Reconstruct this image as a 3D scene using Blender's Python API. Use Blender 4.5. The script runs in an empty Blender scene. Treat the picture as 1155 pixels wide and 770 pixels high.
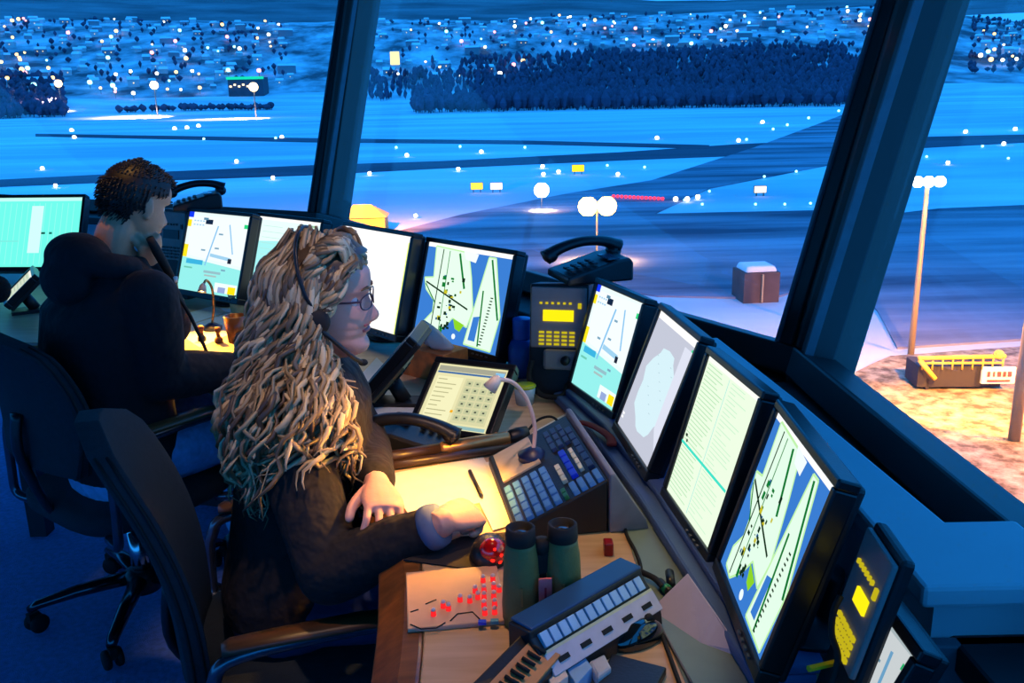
import bpy, bmesh, math, random
from mathutils import Vector, Matrix, Euler, noise
import numpy as np
random.seed(11)
R = math.radians
SC = bpy.context.scene
COL = SC.collection
SC.view_settings.view_transform = 'Standard'
SC.view_settings.look = 'None'
SC.view_settings.exposure = 0.38
SC.view_settings.gamma = 1.0
SC.view_settings.use_curve_mapping = False
SC.cycles.use_denoising = True
SC.cycles.max_bounces = 6
SC.cycles.transparent_max_bounces = 12
SC.cycles.sample_clamp_indirect = 4.0
SC.cycles.caustics_reflective = False
SC.cycles.caustics_refractive = False

# ------------------------------------------------------------------ camera
F, W, H = 1050.0, 1155.0, 770.0
PITCH = math.atan((385 - 95) / F)
ROLL = -0.02
EYE = Vector((0, 0, 1.52))
_f = Vector((0, math.cos(PITCH), -math.sin(PITCH)))
_u = Vector((0, math.sin(PITCH), math.cos(PITCH)))
_x = Vector((1, 0, 0))
CR = _x * math.cos(ROLL) + _u * math.sin(ROLL)
CU = -_x * math.sin(ROLL) + _u * math.cos(ROLL)
cam_d = bpy.data.cameras.new('camera')
cam_d.sensor_width = 36
cam_d.lens = F / W * 36
cam_d.clip_end = 20000
cam_d.clip_start = 0.05
cam = bpy.data.objects.new('camera', cam_d)
COL.objects.link(cam)
cam.matrix_world = Matrix(((CR.x, CU.x, -_f.x, EYE.x), (CR.y, CU.y, -_f.y, EYE.y), (CR.z, CU.z, -_f.z, EYE.z), (0, 0, 0, 1)))
SC.camera = cam

def ray(px, py):
    return _f + CR * ((px - 577.5) / F) - CU * ((py - 385) / F)
def U(px, py, z):
    "point of the horizontal plane at height z seen at a pixel"
    d = ray(px, py)
    return EYE + d * ((z - EYE.z) / d.z)
def D(px, py, depth):
    "point at world distance y = depth seen at a pixel"
    d = ray(px, py)
    return EYE + d * (depth / d.y)

# ------------------------------------------------------------------ materials
def lin(c):
    return tuple(((v / 255) / 12.92 if v / 255 <= 0.04045 else ((v / 255 + 0.055) / 1.055) ** 2.4) for v in c)
MATS = {}
def mat(name, rgb, rough=0.5, metal=0.0, var=0.12, scale=30.0, bump=0.0, bscale=None, spec=0.5, coat=0.0, sheen=0.0):
    if name in MATS: return MATS[name]
    m = bpy.data.materials.new(name); m.use_nodes = True
    nt = m.node_tree; b = nt.nodes['Principled BSDF']
    c = lin(rgb)
    tc = nt.nodes.new('ShaderNodeTexCoord')
    n = nt.nodes.new('ShaderNodeTexNoise'); n.inputs['Scale'].default_value = scale; n.inputs['Detail'].default_value = 4
    nt.links.new(tc.outputs['Object'], n.inputs['Vector'])
    r = nt.nodes.new('ShaderNodeValToRGB')
    r.color_ramp.elements[0].position = 0.3; r.color_ramp.elements[1].position = 0.7
    r.color_ramp.elements[0].color = (*[v * (1 - var) for v in c], 1)
    r.color_ramp.elements[1].color = (*[min(1, v * (1 + var)) for v in c], 1)
    nt.links.new(n.outputs['Fac'], r.inputs['Fac'])
    nt.links.new(r.outputs['Color'], b.inputs['Base Color'])
    b.inputs['Roughness'].default_value = rough
    b.inputs['Metallic'].default_value = metal
    b.inputs['Specular IOR Level'].default_value = spec
    b.inputs['Coat Weight'].default_value = coat
    b.inputs['Sheen Weight'].default_value = sheen
    if bump:
        n2 = nt.nodes.new('ShaderNodeTexNoise'); n2.inputs['Scale'].default_value = bscale or scale * 6; n2.inputs['Detail'].default_value = 3
        nt.links.new(tc.outputs['Object'], n2.inputs['Vector'])
        bp = nt.nodes.new('ShaderNodeBump'); bp.inputs['Strength'].default_value = bump; bp.inputs['Distance'].default_value = 0.01
        nt.links.new(n2.outputs['Fac'], bp.inputs['Height']); nt.links.new(bp.outputs['Normal'], b.inputs['Normal'])
    MATS[name] = m
    return m
def wood(name, c0, c1, rough=0.4):
    if name in MATS: return MATS[name]
    m = bpy.data.materials.new(name); m.use_nodes = True
    nt = m.node_tree; b = nt.nodes['Principled BSDF']
    tc = nt.nodes.new('ShaderNodeTexCoord'); mp = nt.nodes.new('ShaderNodeMapping')
    mp.inputs['Scale'].default_value = (3, 30, 30)
    n = nt.nodes.new('ShaderNodeTexNoise'); n.inputs['Scale'].default_value = 2.0; n.inputs['Detail'].default_value = 8
    r = nt.nodes.new('ShaderNodeValToRGB')
    r.color_ramp.elements[0].position = 0.35; r.color_ramp.elements[1].position = 0.7
    r.color_ramp.elements[0].color = (*lin(c0), 1); r.color_ramp.elements[1].color = (*lin(c1), 1)
    nt.links.new(tc.outputs['Object'], mp.inputs['Vector']); nt.links.new(mp.outputs['Vector'], n.inputs['Vector'])
    nt.links.new(n.outputs['Fac'], r.inputs['Fac']); nt.links.new(r.outputs['Color'], b.inputs['Base Color'])
    b.inputs['Roughness'].default_value = rough
    MATS[name] = m
    return m
def glow(rgb, strength=1.0, name=None):
    key = name or 'glow_%d_%d_%d_%d' % (*[int(v) for v in rgb], int(strength * 100))
    if key in MATS: return MATS[key]
    m = bpy.data.materials.new(key); m.use_nodes = True
    nt = m.node_tree; nt.nodes.clear()
    o = nt.nodes.new('ShaderNodeOutputMaterial'); e = nt.nodes.new('ShaderNodeEmission')
    e.inputs['Color'].default_value = (*lin(rgb), 1); e.inputs['Strength'].default_value = strength * 0.84
    nt.links.new(e.outputs[0], o.inputs[0])
    MATS[key] = m
    return m
def glass_mat(name, tint=(1, 1, 1), refl=0.06):
    if name in MATS: return MATS[name]
    m = bpy.data.materials.new(name); m.use_nodes = True
    nt = m.node_tree; nt.nodes.clear()
    o = nt.nodes.new('ShaderNodeOutputMaterial')
    t = nt.nodes.new('ShaderNodeBsdfTransparent'); t.inputs['Color'].default_value = (*tint, 1)
    g = nt.nodes.new('ShaderNodeBsdfGlossy'); g.inputs['Roughness'].default_value = 0.02
    mx = nt.nodes.new('ShaderNodeMixShader'); mx.inputs[0].default_value = refl
    # clear sheet with a weak mirror reflection
    nt.links.new(t.outputs[0], mx.inputs[1]); nt.links.new(g.outputs[0], mx.inputs[2]); nt.links.new(mx.outputs[0], o.inputs[0])
    MATS[name] = m
    return m

# ------------------------------------------------------------------ mesh builder
class MB:
    def __init__(s):
        s.v = []; s.f = []; s.m = []; s.sm = []
    def add(s, vs, fs, mi=0, smooth=False, M=None):
        o = len(s.v)
        for p in vs:
            p = Vector(p)
            s.v.append(M @ p if M else p)
        for f in fs:
            s.f.append([i + o for i in f]); s.m.append(mi); s.sm.append(smooth)
        return s
    def box(s, c, size, mi=0, M=None, taper=1.0):
        x, y, z = [k / 2 for k in size]; cx, cy, cz = c
        t = taper
        vs = [(cx - x, cy - y, cz - z), (cx + x, cy - y, cz - z), (cx + x, cy + y, cz - z), (cx - x, cy + y, cz - z),
              (cx - x * t, cy - y * t, cz + z), (cx + x * t, cy - y * t, cz + z), (cx + x * t, cy + y * t, cz + z), (cx - x * t, cy + y * t, cz + z)]
        return s.add(vs, [(0, 3, 2, 1), (4, 5, 6, 7), (0, 1, 5, 4), (1, 2, 6, 5), (2, 3, 7, 6), (3, 0, 4, 7)], mi, False, M)
    def prism(s, poly, z0, z1, mi=0, M=None):
        n = len(poly)
        a = sum(poly[i][0] * poly[(i + 1) % n][1] - poly[(i + 1) % n][0] * poly[i][1] for i in range(n))
        if a < 0: poly = poly[::-1]
        vs = [(p[0], p[1], z0) for p in poly] + [(p[0], p[1], z1) for p in poly]
        fs = [list(range(n))[::-1], list(range(n, 2 * n))] + [(i, (i + 1) % n, n + (i + 1) % n, n + i) for i in range(n)]
        return s.add(vs, fs, mi, False, M)
    def rings(s, rs, mi=0, smooth=True, cap=True, M=None):
        "loft closed rings (equal counts)"
        n = len(rs[0]); vs = [p for r in rs for p in r]; fs = []
        for k in range(len(rs) - 1):
            for i in range(n):
                j = (i + 1) % n
                fs.append((k * n + i, k * n + j, (k + 1) * n + j, (k + 1) * n + i))
        if cap:
            fs.append(list(range(n))[::-1]); fs.append([(len(rs) - 1) * n + i for i in range(n)])
        return s.add(vs, fs, mi, smooth, M)
    def tube(s, path, rad, n=10, mi=0, M=None, smooth=True, flat=1.0, up=None):
        path = [Vector(p) for p in path]
        if not hasattr(rad, '__len__'): rad = [rad] * len(path)
        rs = []; prev = None
        for i, p in enumerate(path):
            t = (path[min(i + 1, len(path) - 1)] - path[max(i - 1, 0)])
            t = t.normalized() if t.length > 1e-9 else Vector((0, 0, 1))
            if prev is None:
                a = Vector(up) if up else (Vector((0, 0, 1)) if abs(t.z) < 0.9 else Vector((1, 0, 0)))
            else: a = prev
            b = (a - t * a.dot(t)).normalized(); prev = b
            c = t.cross(b)
            rs.append([p + (b * math.cos(2 * math.pi * k / n) * flat + c * math.sin(2 * math.pi * k / n)) * rad[i] for k in range(n)])
        return s.rings(rs, mi, smooth, True, M)
    def lathe(s, prof, n=20, mi=0, M=None, smooth=True):
        rs = [[(r * math.cos(2 * math.pi * k / n), r * math.sin(2 * math.pi * k / n), z) for k in range(n)] for r, z in prof]
        return s.rings(rs, mi, smooth, True, M)
    def ball(s, c, r, mi=0, n=12, M=None, R3=None):
        if not hasattr(r, '__len__'): r = (r, r, r)
        c = Vector(c); rs = []
        for i in range(1, n):
            a = math.pi * i / n
            ring = []
            for k in range(2 * n):
                b = math.pi * k / n
                p = Vector((r[0] * math.sin(a) * math.cos(b), r[1] * math.sin(a) * math.sin(b), -r[2] * math.cos(a)))
                if R3: p = R3 @ p
                ring.append(c + p)
            rs.append(ring)
        return s.rings(rs, mi, True, True, M)
    def build(s, name, mats, parent=None, world=False, bevel=0.0, seg=2, sub=0):
        me = bpy.data.meshes.new(name)
        vs = s.v
        if world and parent is not None:
            Mi = MW[parent.name].inverted(); vs = [Mi @ p for p in vs]
        me.from_pydata([tuple(p) for p in vs], [], s.f)
        if not isinstance(mats, (list, tuple)): mats = [mats]
        for m in mats: me.materials.append(m)
        for p, mi, sm in zip(me.polygons, s.m, s.sm):
            p.material_index = min(mi, len(mats) - 1); p.use_smooth = sm
        me.update()
        o = bpy.data.objects.new(name, me); COL.objects.link(o)
        if parent is not None: o.parent = parent
        MW[o.name] = MW[parent.name] if parent is not None else Matrix.Identity(4)
        if bevel:
            b = o.modifiers.new('bevel', 'BEVEL'); b.width = bevel; b.segments = seg; b.limit_method = 'ANGLE'; b.angle_limit = R(40)
        if sub:
            b = o.modifiers.new('sub', 'SUBSURF'); b.levels = sub; b.render_levels = sub
        return o
MW = {}
def thing(name, label, cat, loc=(0, 0, 0), rz=0.0, group=None):
    o = bpy.data.objects.new(name, None); COL.objects.link(o)
    o.empty_display_size = 0.1
    o.location = loc; o.rotation_euler = (0, 0, rz)
    o['label'] = label; o['category'] = cat
    if group: o['group'] = group
    MW[o.name] = Matrix.Translation(Vector(loc)) @ Matrix.Rotation(rz, 4, 'Z')
    return o
def tag(o, label, cat, group=None, kind=None):
    o['label'] = label; o['category'] = cat
    if group: o['group'] = group
    if kind: o['kind'] = kind
    return o
def struct(o):
    o['kind'] = 'structure'; return o
def frame(o, x=(1, 0, 0), y=(0, 1, 0)):
    "matrix with origin o, x axis x, y axis closest to y"
    x = Vector(x).normalized(); y = Vector(y); y = (y - x * y.dot(x)).normalized(); z = x.cross(y)
    return Matrix(((x.x, y.x, z.x, o[0]), (x.y, y.y, z.y, o[1]), (x.z, y.z, z.z, o[2]), (0, 0, 0, 1)))
def catmull(pts, k=6):
    pts = [Vector(p) for p in pts]; out = []
    for i in range(len(pts) - 1):
        a = pts[max(i - 1, 0)]; b = pts[i]; c = pts[i + 1]; d = pts[min(i + 2, len(pts) - 1)]
        for j in range(k):
            t = j / k
            out.append(0.5 * ((2 * b) + (c - a) * t + (2 * a - 5 * b + 4 * c - d) * t * t + (3 * b - a - 3 * c + d) * t ** 3))
    out.append(pts[-1]); return out
def lerp_tab(tab, z):
    "smooth table lookup"
    if z <= tab[0][0]: return tab[0][1]
    for (a, va), (b, vb) in zip(tab, tab[1:]):
        if z <= b:
            t = (z - a) / (b - a); t = t * t * (3 - 2 * t) if False else t
            return va + (vb - va) * t
    return tab[-1][1]

# shared materials
black_plastic = mat('black_plastic', (22, 24, 28), 0.4, bump=0.05)
dark_plastic = mat('dark_grey_plastic', (40, 44, 50), 0.5, bump=0.05)
grey_plastic = mat('grey_plastic', (96, 92, 92), 0.5)
light_plastic = mat('light_grey_plastic', (185, 188, 192), 0.45)
white_plastic = mat('white_plastic', (225, 222, 215), 0.4)
chrome = mat('chrome', (190, 190, 195), 0.18, 1.0)
rubber = mat('black_rubber', (16, 16, 17), 0.75)
paper = mat('white_paper', (228, 224, 214), 0.8, var=0.04)
desk_wood = wood('pale_desk_laminate', (196, 160, 122), (214, 180, 142), 0.45)
edge_wood = wood('shade_brown_edging', (104, 62, 32), (140, 88, 46), 0.4)  # brown carries the shade on the desk border beside the lamplit top
arm_wood = wood('dark_beech_armrest', (88, 56, 34), (120, 80, 48), 0.35)
# ================================================================== OUTSIDE
GZ = -35.0
wd = bpy.data.worlds.new('dusk_sky'); SC.world = wd; wd.use_nodes = True
nt = wd.node_tree; nt.nodes.clear()
wo = nt.nodes.new('ShaderNodeOutputWorld'); bg = nt.nodes.new('ShaderNodeBackground')
tc = nt.nodes.new('ShaderNodeTexCoord'); sp = nt.nodes.new('ShaderNodeSeparateXYZ')
rp = nt.nodes.new('ShaderNodeValToRGB')
rp.color_ramp.elements[0].position = 0.0; rp.color_ramp.elements[0].color = (0.016, 0.26, 0.80, 1)
rp.color_ramp.elements[1].position = 1.0; rp.color_ramp.elements[1].color = (0.010, 0.27, 0.92, 1)
e = rp.color_ramp.elements.new(0.12); e.color = (0.015, 0.29, 0.88, 1)
nt.links.new(tc.outputs['Generated'], sp.inputs[0]); nt.links.new(sp.outputs['Z'], rp.inputs[0])
nt.links.new(rp.outputs[0], bg.inputs['Color']); bg.inputs['Strength'].default_value = 1.6
nt.links.new(bg.outputs[0], wo.inputs[0])

def ground_mat(name, c0, c1, s0, c2=None, streak=None):
    m = bpy.data.materials.new(name); m.use_nodes = True
    nt = m.node_tree; b = nt.nodes['Principled BSDF']
    tc = nt.nodes.new('ShaderNodeTexCoord'); mp = nt.nodes.new('ShaderNodeMapping')
    mp.inputs['Scale'].default_value = streak or (1, 1, 1)
    n = nt.nodes.new('ShaderNodeTexNoise'); n.inputs['Scale'].default_value = s0; n.inputs['Detail'].default_value = 7; n.inputs['Roughness'].default_value = 0.6
    r = nt.nodes.new('ShaderNodeValToRGB')
    r.color_ramp.elements[0].position = 0.38; r.color_ramp.elements[1].position = 0.66
    r.color_ramp.elements[0].color = (*lin(c0), 1); r.color_ramp.elements[1].color = (*lin(c1), 1)
    nt.links.new(tc.outputs['Object'], mp.inputs['Vector']); nt.links.new(mp.outputs[0], n.inputs['Vector'])
    nt.links.new(n.outputs['Fac'], r.inputs['Fac']); nt.links.new(r.outputs['Color'], b.inputs['Base Color'])
    b.inputs['Roughness'].default_value = 0.75; b.inputs['Specular IOR Level'].default_value = 0.2
    MATS[name] = m
    return m
snow = ground_mat('snow_field', (188, 194, 198), (236, 238, 240), 0.006, streak=(0.5, 3, 1))
asphalt = ground_mat('swept_asphalt', (64, 66, 84), (158, 158, 172), 0.02, streak=(0.35, 2.4, 1))
runway_mat = ground_mat('dark_runway_asphalt', (46, 50, 66), (70, 74, 92), 0.01, streak=(0.3, 3, 1))
forest_hill = ground_mat('wooded_hill', (70, 74, 80), (120, 124, 128), 0.004, streak=(0.6, 1, 1))

# terrain: flat airfield, town slope rising beyond it, wooded ridge behind
def elev_px(d, az):
    tab = [(0, 999), (1450, 999), (1700, 108), (2100, 78), (2500, 48), (2900, 22), (3200, 12)]
    return lerp_tab(tab, d)
def ang(py): return math.atan((385 - py) / F) - PITCH
def terr(d, az):
    zf = GZ
    if d <= 1450: return zf
    a0 = math.atan((GZ - 1.52) / 1450)
    tab = [(1450, a0), (1750, ang(112)), (2100, ang(84)), (2500, ang(54)), (2900, ang(30)), (3200, ang(20)), (3500, ang(22))]
    a = lerp_tab(tab, d)
    right = max(0.0, min(1.0, (az - 0.36) / 0.2))      # the slope flattens towards the right
    a -= right * max(0, a - a0) * 0.35
    z = 1.52 + d * math.tan(a)
    z += 10 * noise.noise(Vector((d * 0.002, az * 9, 0.3))) * min(1, (d - 1450) / 500)
    return z
mb = MB()
ds = [15, 40, 70, 100, 150, 220, 320, 450, 620, 800, 1000, 1200, 1450, 1600, 1750, 1900, 2050, 2200, 2350, 2500, 2650, 2800, 2950, 3100, 3250, 3500]
azs = [R(-80 + k * 1.25) for k in range(129)]
for d in ds:
    for a in azs:
        mb.v.append(Vector((d * math.sin(a), d * math.cos(a), terr(d, a))))
n = len(azs)
for i in range(len(ds) - 1):
    for k in range(n - 1):
        mb.f.append((i * n + k, i * n + k + 1, (i + 1) * n + k + 1, (i + 1) * n + k)); mb.m.append(1 if ds[i] >= 1900 else 0); mb.sm.append(True)
gardens = ground_mat('snowy_gardens', (70, 76, 84), (214, 218, 222), 0.012, streak=(1, 0.5, 1))
struct(mb.build('terrain', [snow, gardens]))
mb = MB()
crest = [(-1.4, -6), (-0.5, -6), (-0.2, -8), (0.08, -3), (0.16, 7), (0.36, 9), (0.46, 13), (0.6, 14), (1.4, 10)]
for d, s in ((3450, 0), (4000, 0.35), (4600, 0.75), (5200, 1.0), (6500, 0.5)):
    for a in azs:
        py = lerp_tab(crest, a) + 2.5 * noise.noise(Vector((a * 14, 1.7, 0))) + 0.8 * noise.noise(Vector((a * 60, 4.7, 0)))
        b0 = ang(34); b1 = ang(py)
        roll = 0.02 * math.tan(max(-1, min(1, a))) * -1
        mb.v.append(Vector((d * math.sin(a), d * math.cos(a), 1.52 + d * math.tan(b0 + (b1 - b0) * s))))
for i in range(4):
    for k in range(n - 1):
        mb.f.append((i * n + k, i * n + k + 1, (i + 1) * n + k + 1, (i + 1) * n + k)); mb.m.append(0); mb.sm.append(True)
struct(mb.build('hills', forest_hill))

def flat(name, px, m, h=0.25, z=GZ):
    mb = MB(); poly = [U(x, y, z) for x, y in px]
    mb.prism([(p.x, p.y) for p in poly], z - 0.4, z + h)
    return struct(mb.build(name, m))
flat('runway', [(-120, 216), (0, 203), (120, 197), (345, 187), (500, 182), (700, 172), (830, 163), (985, 156), (1155, 152), (1260, 149), (1260, 156), (1155, 161), (985, 170), (830, 176), (700, 181), (500, 190), (345, 198), (120, 206), (0, 211), (-120, 226)], runway_mat)
flat('taxiway', [(40, 151), (345, 156), (600, 159), (800, 164), (800, 168), (600, 163), (345, 160.5), (40, 154)], runway_mat, 0.28)
flat('apron', [(425, 268), (520, 243), (640, 219), (735, 204), (850, 167), (955, 128), (985, 124), (975, 150), (938, 186), (800, 213), (738, 242), (830, 240), (930, 238), (1000, 243), (1060, 236), (1160, 232), (1300, 232), (1330, 420), (1160, 384), (1012, 394), (990, 352), (962, 325), (906, 326), (880, 335), (833, 337), (742, 335), (596, 313), (420, 330), (300, 330)], asphalt, 0.31)
flat('service_road', [(-60, 129), (150, 128), (330, 131), (345, 135), (150, 141), (-60, 139)], snow, 0.22)

flat('trim_yard', [(1004, 404), (1165, 392), (1330, 412), (1500, 900), (1160, 700), (1000, 520), (930, 440), (985, 412)], ground_mat('gravel_yard', (96, 84, 70), (190, 176, 156), 0.6), 0.36)
# ---- far woods (a mass of bare winter trees nobody could count)
bark = mat('winter_woods', (74, 70, 92), 0.9, var=0.4, scale=0.05)
def tree_into(mb, p, h, r):
    mb.tube([p, p + Vector((0, 0, h * 0.5))], [r * 0.09, r * 0.05], 4)
    rs = []; n = 6; a0 = random.random() * 6
    for t, k in ((0.15, 0.25), (0.4, 0.8), (0.62, 1.0), (0.85, 0.55), (1.0, 0.05)):
        rs.append([p + Vector((math.cos(a0 + 6.283 * i / n) * r * k * random.uniform(0.7, 1.15), math.sin(a0 + 6.283 * i / n) * r * k * random.uniform(0.7, 1.15), h * t)) for i in range(n)])
    mb.rings(rs, 0, False)
def az_of(px): return math.atan((px - 577.5) / F / math.cos(PITCH))
def on_terr(px, d):
    a = az_of(px); return Vector((d * math.sin(a), d * math.cos(a), terr(d, a)))
HP = [on_terr(462, 2250), on_terr(452, 2250), on_terr(472, 2250), on_terr(307, 1900)]
def free(p, r=22):
    return all((p.x - q.x) ** 2 + (p.y - q.y) ** 2 > r * r for q in HP)
# ---- houses on the far slope
wall_a = mat('house_render', (196, 196, 196), 0.8, var=0.2, scale=0.02)  # house wall tones raised to stand in for distant haze
wall_b = mat('house_render_dark', (140, 140, 146), 0.8, var=0.2, scale=0.02)
roof_snow = mat('snowy_roof', (232, 234, 236), 0.8, var=0.05, scale=0.05)
win_lit = glow((255, 214, 150), 1.6, 'lit_window')
def house_mesh(w, l, h, rh, wm, lit):
    mb = MB()
    mb.box((0, 0, h / 2 - 2), (w, l, h + 4), 0)
    e = 0.8
    mb.add([(-w / 2 - e, -l / 2 - e, h - 0.3), (w / 2 + e, -l / 2 - e, h - 0.3), (w / 2 + e, l / 2 + e, h - 0.3), (-w / 2 - e, l / 2 + e, h - 0.3), (-w / 2 - e, 0, h + rh), (w / 2 + e, 0, h + rh)],
           [(0, 1, 5, 4), (2, 3, 4, 5), (0, 4, 3), (1, 2, 5), (3, 2, 1, 0)], 1)
    for k in range(lit):
        x = (k + 0.5) / max(lit, 1) * w - w / 2
        mb.box((x, -l / 2 - 0.05, h * 0.5), (1.6, 0.1, 1.6), 2)
    o = mb.build('town_house', [wm, roof_snow, win_lit])
    return o
protos = [house_mesh(12, 10, 6, 4, wall_a, 0), house_mesh(18, 11, 8, 4.5, wall_b, 2), house_mesh(14, 12, 9, 4, wall_a, 1), house_mesh(26, 12, 11, 3, wall_b, 0), house_mesh(10, 9, 5.5, 4, wall_b, 0)]
HL = ['far-off small pale house under a snowy gable roof on the town slope', 'long dark house with two lit windows under snow on the town slope',
      'mid-sized pale house with one lit window on the town slope', 'long dark apartment block with a flat snowy roof on the town slope', 'small dark house under a steep snowy roof on the town slope']
GR = ['small pale houses of the distant town', 'dark houses with lit windows in the distant town', 'pale houses with a lit window in the distant town', 'apartment blocks of the distant town', 'small dark houses of the distant town']
used = [False] * 5
for k in range(430):
    if len(HP) > 285: break
    z = random.random()
    if z < 0.42: px = random.uniform(-5, 352); d = 2000 + 1150 * random.random()
    elif z < 0.88: px = random.uniform(425, 985); d = 2450 + 700 * random.random() if px > 560 else 2050 + 1100 * random.random()
    else: px = random.uniform(1068, 1160); d = random.uniform(2350, 3000)
    if not free(on_terr(px, d), 44): continue
    i = random.choice([0, 0, 1, 2, 2, 3, 4])
    if not used[i]: o = protos[i]; used[i] = True
    else: o = protos[i].copy(); COL.objects.link(o)
    p = on_terr(px, d); HP.append(p); o.location = (p.x, p.y, p.z)
    o.rotation_euler = (0, 0, -az_of(px) + random.uniform(-0.5, 0.5)); s = random.uniform(0.85, 1.5); o.scale = (s, s, s)
    tag(o, HL[i], 'house', GR[i])

HP += [on_terr(307, 1900), on_terr(280, 1900), on_terr(335, 1900), on_terr(462, 2250)]

# ---- lamps: far street lamps, field lights, floodlight masts
lamp_pole = mat('lamp_post_metal', (120, 112, 104), 0.6)
LAMP = {'warm': ((255, 196, 110), 5), 'white': ((255, 246, 225), 6), 'pink': ((255, 150, 150), 4), 'cyan': ((150, 240, 255), 4), 'amber': ((255, 186, 60), 16), 'red': ((255, 40, 60), 4)}
LP = {}
def lamp_obj(kind, r, h, name):
    key = (kind, r, h, name)
    if key in LP:
        o = LP[key].copy(); COL.objects.link(o); return o
    mb = MB(); mb.tube([(0, 0, -1), (0, 0, h)], [r * 0.18, r * 0.1], 5); mb.ball((0, 0, h), r, 1, 5)  # ball oversized to imitate the bloom round the lamp
    o = mb.build(name, [lamp_pole, glow(LAMP[kind][0], LAMP[kind][1])]); LP[key] = o
    return o
cnt = 0
for k in range(210):
    z = random.random()
    if z < 0.45: px = random.uniform(-5, 350); d = random.uniform(1850, 3100)
    elif z < 0.85: px = random.uniform(425, 985); d = random.uniform(2400, 3100) if px > 600 else random.uniform(2000, 3000)
    else: px = random.uniform(1065, 1160); d = random.uniform(2200, 2700)
    kind = random.choice(['warm', 'warm', 'white', 'white', 'pink', 'cyan'])
    r = random.choice([2.6, 3.6, 4.8])
    p = on_terr(px, d)
    if not free(p, 24): continue
    HP.append(p); o = lamp_obj(kind, r, 12.0, 'street_lamp'); o.location = p
    word = {'warm': 'yellowish', 'white': 'white', 'pink': 'pinkish', 'cyan': 'pale cyan'}[kind]
    tag(o, 'tiny %s street lamp glowing among the far town houses' % word, 'lamp', '%s street lamps of the distant town' % word)
mb = MB()
for k in range(4800):
    px = random.uniform(478, 1010); t = random.random()
    d = 1330 + t * 1000
    if px < 545 and d > 1480 and random.random() < 0.75: continue
    if px < 640 and d > 1800 and random.random() < 0.6: continue
    if px > 930: d = 1450 + t * 700
    p = on_terr(px, d)
    if free(p): tree_into(mb, p, random.uniform(16, 27), random.uniform(4.5, 7.5))
for k in range(1000):
    px = random.uniform(-60, 112); d = random.uniform(1560, 2150)
    p = on_terr(px, d)
    if free(p): tree_into(mb, p, random.uniform(14, 24), random.uniform(5, 8))
for k in range(60):
    px = random.uniform(168, 332); tree_into(mb, on_terr(px, 1620 + random.uniform(-15, 15)), random.uniform(8, 13), random.uniform(5, 7))
for k in range(420):      # thin wood left of the belt
    px = random.uniform(415, 660); p = on_terr(px, random.uniform(1760, 2150))
    if free(p): tree_into(mb, p, random.uniform(13, 22), random.uniform(3, 5.5))
for k in range(900):      # trees scattered between the houses
    px = random.choice([random.uniform(-20, 350), random.uniform(420, 985), random.uniform(1060, 1180)])
    p = on_terr(px, random.uniform(2050, 3150))
    if free(p): tree_into(mb, p, random.uniform(9, 17), random.uniform(3.5, 7))
tag(mb.build('winter_woods', bark), 'dark belt of bare winter trees below and among the distant town', 'trees', kind='stuff')
def field(px, py, kind, r, label, group, h=1.0, name='airfield_light'):
    o = lamp_obj(kind, r, h, name); o.location = U(px, py, GZ) - Vector((0, 0, 0)); tag(o, label, 'light', group); return o
for px, py in [(48, 192), (63, 212), (267, 184), (308, 203), (84, 156), (81, 148), (197, 146), (211, 145), (224, 143), (318, 156), (417, 198), (459, 177), (543, 173), (517, 193), (612, 190), (613, 199), (630, 196), (697, 199), (741, 157), (833, 160), (860, 139), (469, 247), (1089, 150), (1145, 147), (1132, 164), (1069, 186)]:
    field(px, py, 'white', max(0.5, 0.0021 * U(px, py, GZ).y), 'small white runway light glowing low on the snowy field', 'white runway lights on the snow')
for px, py in [(230, 158), (311, 157), (447, 168), (519, 167), (592, 168), (685, 189), (727, 191), (842, 159), (872, 147), (888, 142), (912, 134), (946, 126), (800, 219), (862, 202), (898, 196), (852, 234), (885, 234), (914, 233), (772, 229), (792, 234), (1108, 167), (1137, 181), (1045, 179)]:
    field(px, py, 'cyan', max(0.4, 0.0014 * U(px, py, GZ).y), 'tiny pale cyan taxiway light on the snow', 'cyan taxiway lights on the snow')
for k in range(13):
    field(692 + k * 4.6, 224.5 + k * 0.25, 'red', 0.52, 'red stop-bar light in the row across the taxiway', 'red lights of the stop bar')
for px, py in [(762, 228), (787, 225.5), (775, 228)]:
    field(px, py, 'white', 0.8, 'bright white taxiway light at the end of the red row', 'white lights beside the stop bar')
sign_amber = glow((255, 200, 30), 3, 'amber_sign_face'); sign_white = glow((255, 225, 190), 3, 'white_sign_face')
for px, py, lab, m in [(538, 217, 'lit yellow taxiway sign, first of two on the snow', sign_amber), (560, 217, 'lit whitish taxiway sign beside the yellow one', sign_white), (652, 196.5, 'lit yellow taxiway sign far across the snow', sign_amber), (857, 221, 'bright white airfield sign on the snow beyond the stop bar', sign_white)]:
    p = U(px, py, GZ); s = p.y / 1050
    t = thing('taxiway_sign', lab, 'sign', p)
    mb = MB(); mb.box((0, 0, 1.0 + 4 * s), (14 * s, 0.5, 8 * s), 0); mb.box((-4 * s, 0, 0.5), (0.3, 0.3, 1.2), 0); mb.box((4 * s, 0, 0.5), (0.3, 0.3, 1.2), 0)
    mb.build('sign_box', dark_plastic, t)
    mb = MB(); mb.box((0, -0.3, 1.0 + 4 * s), (13 * s, 0.1, 7 * s), 0); mb.build('sign_face', m, t)

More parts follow.
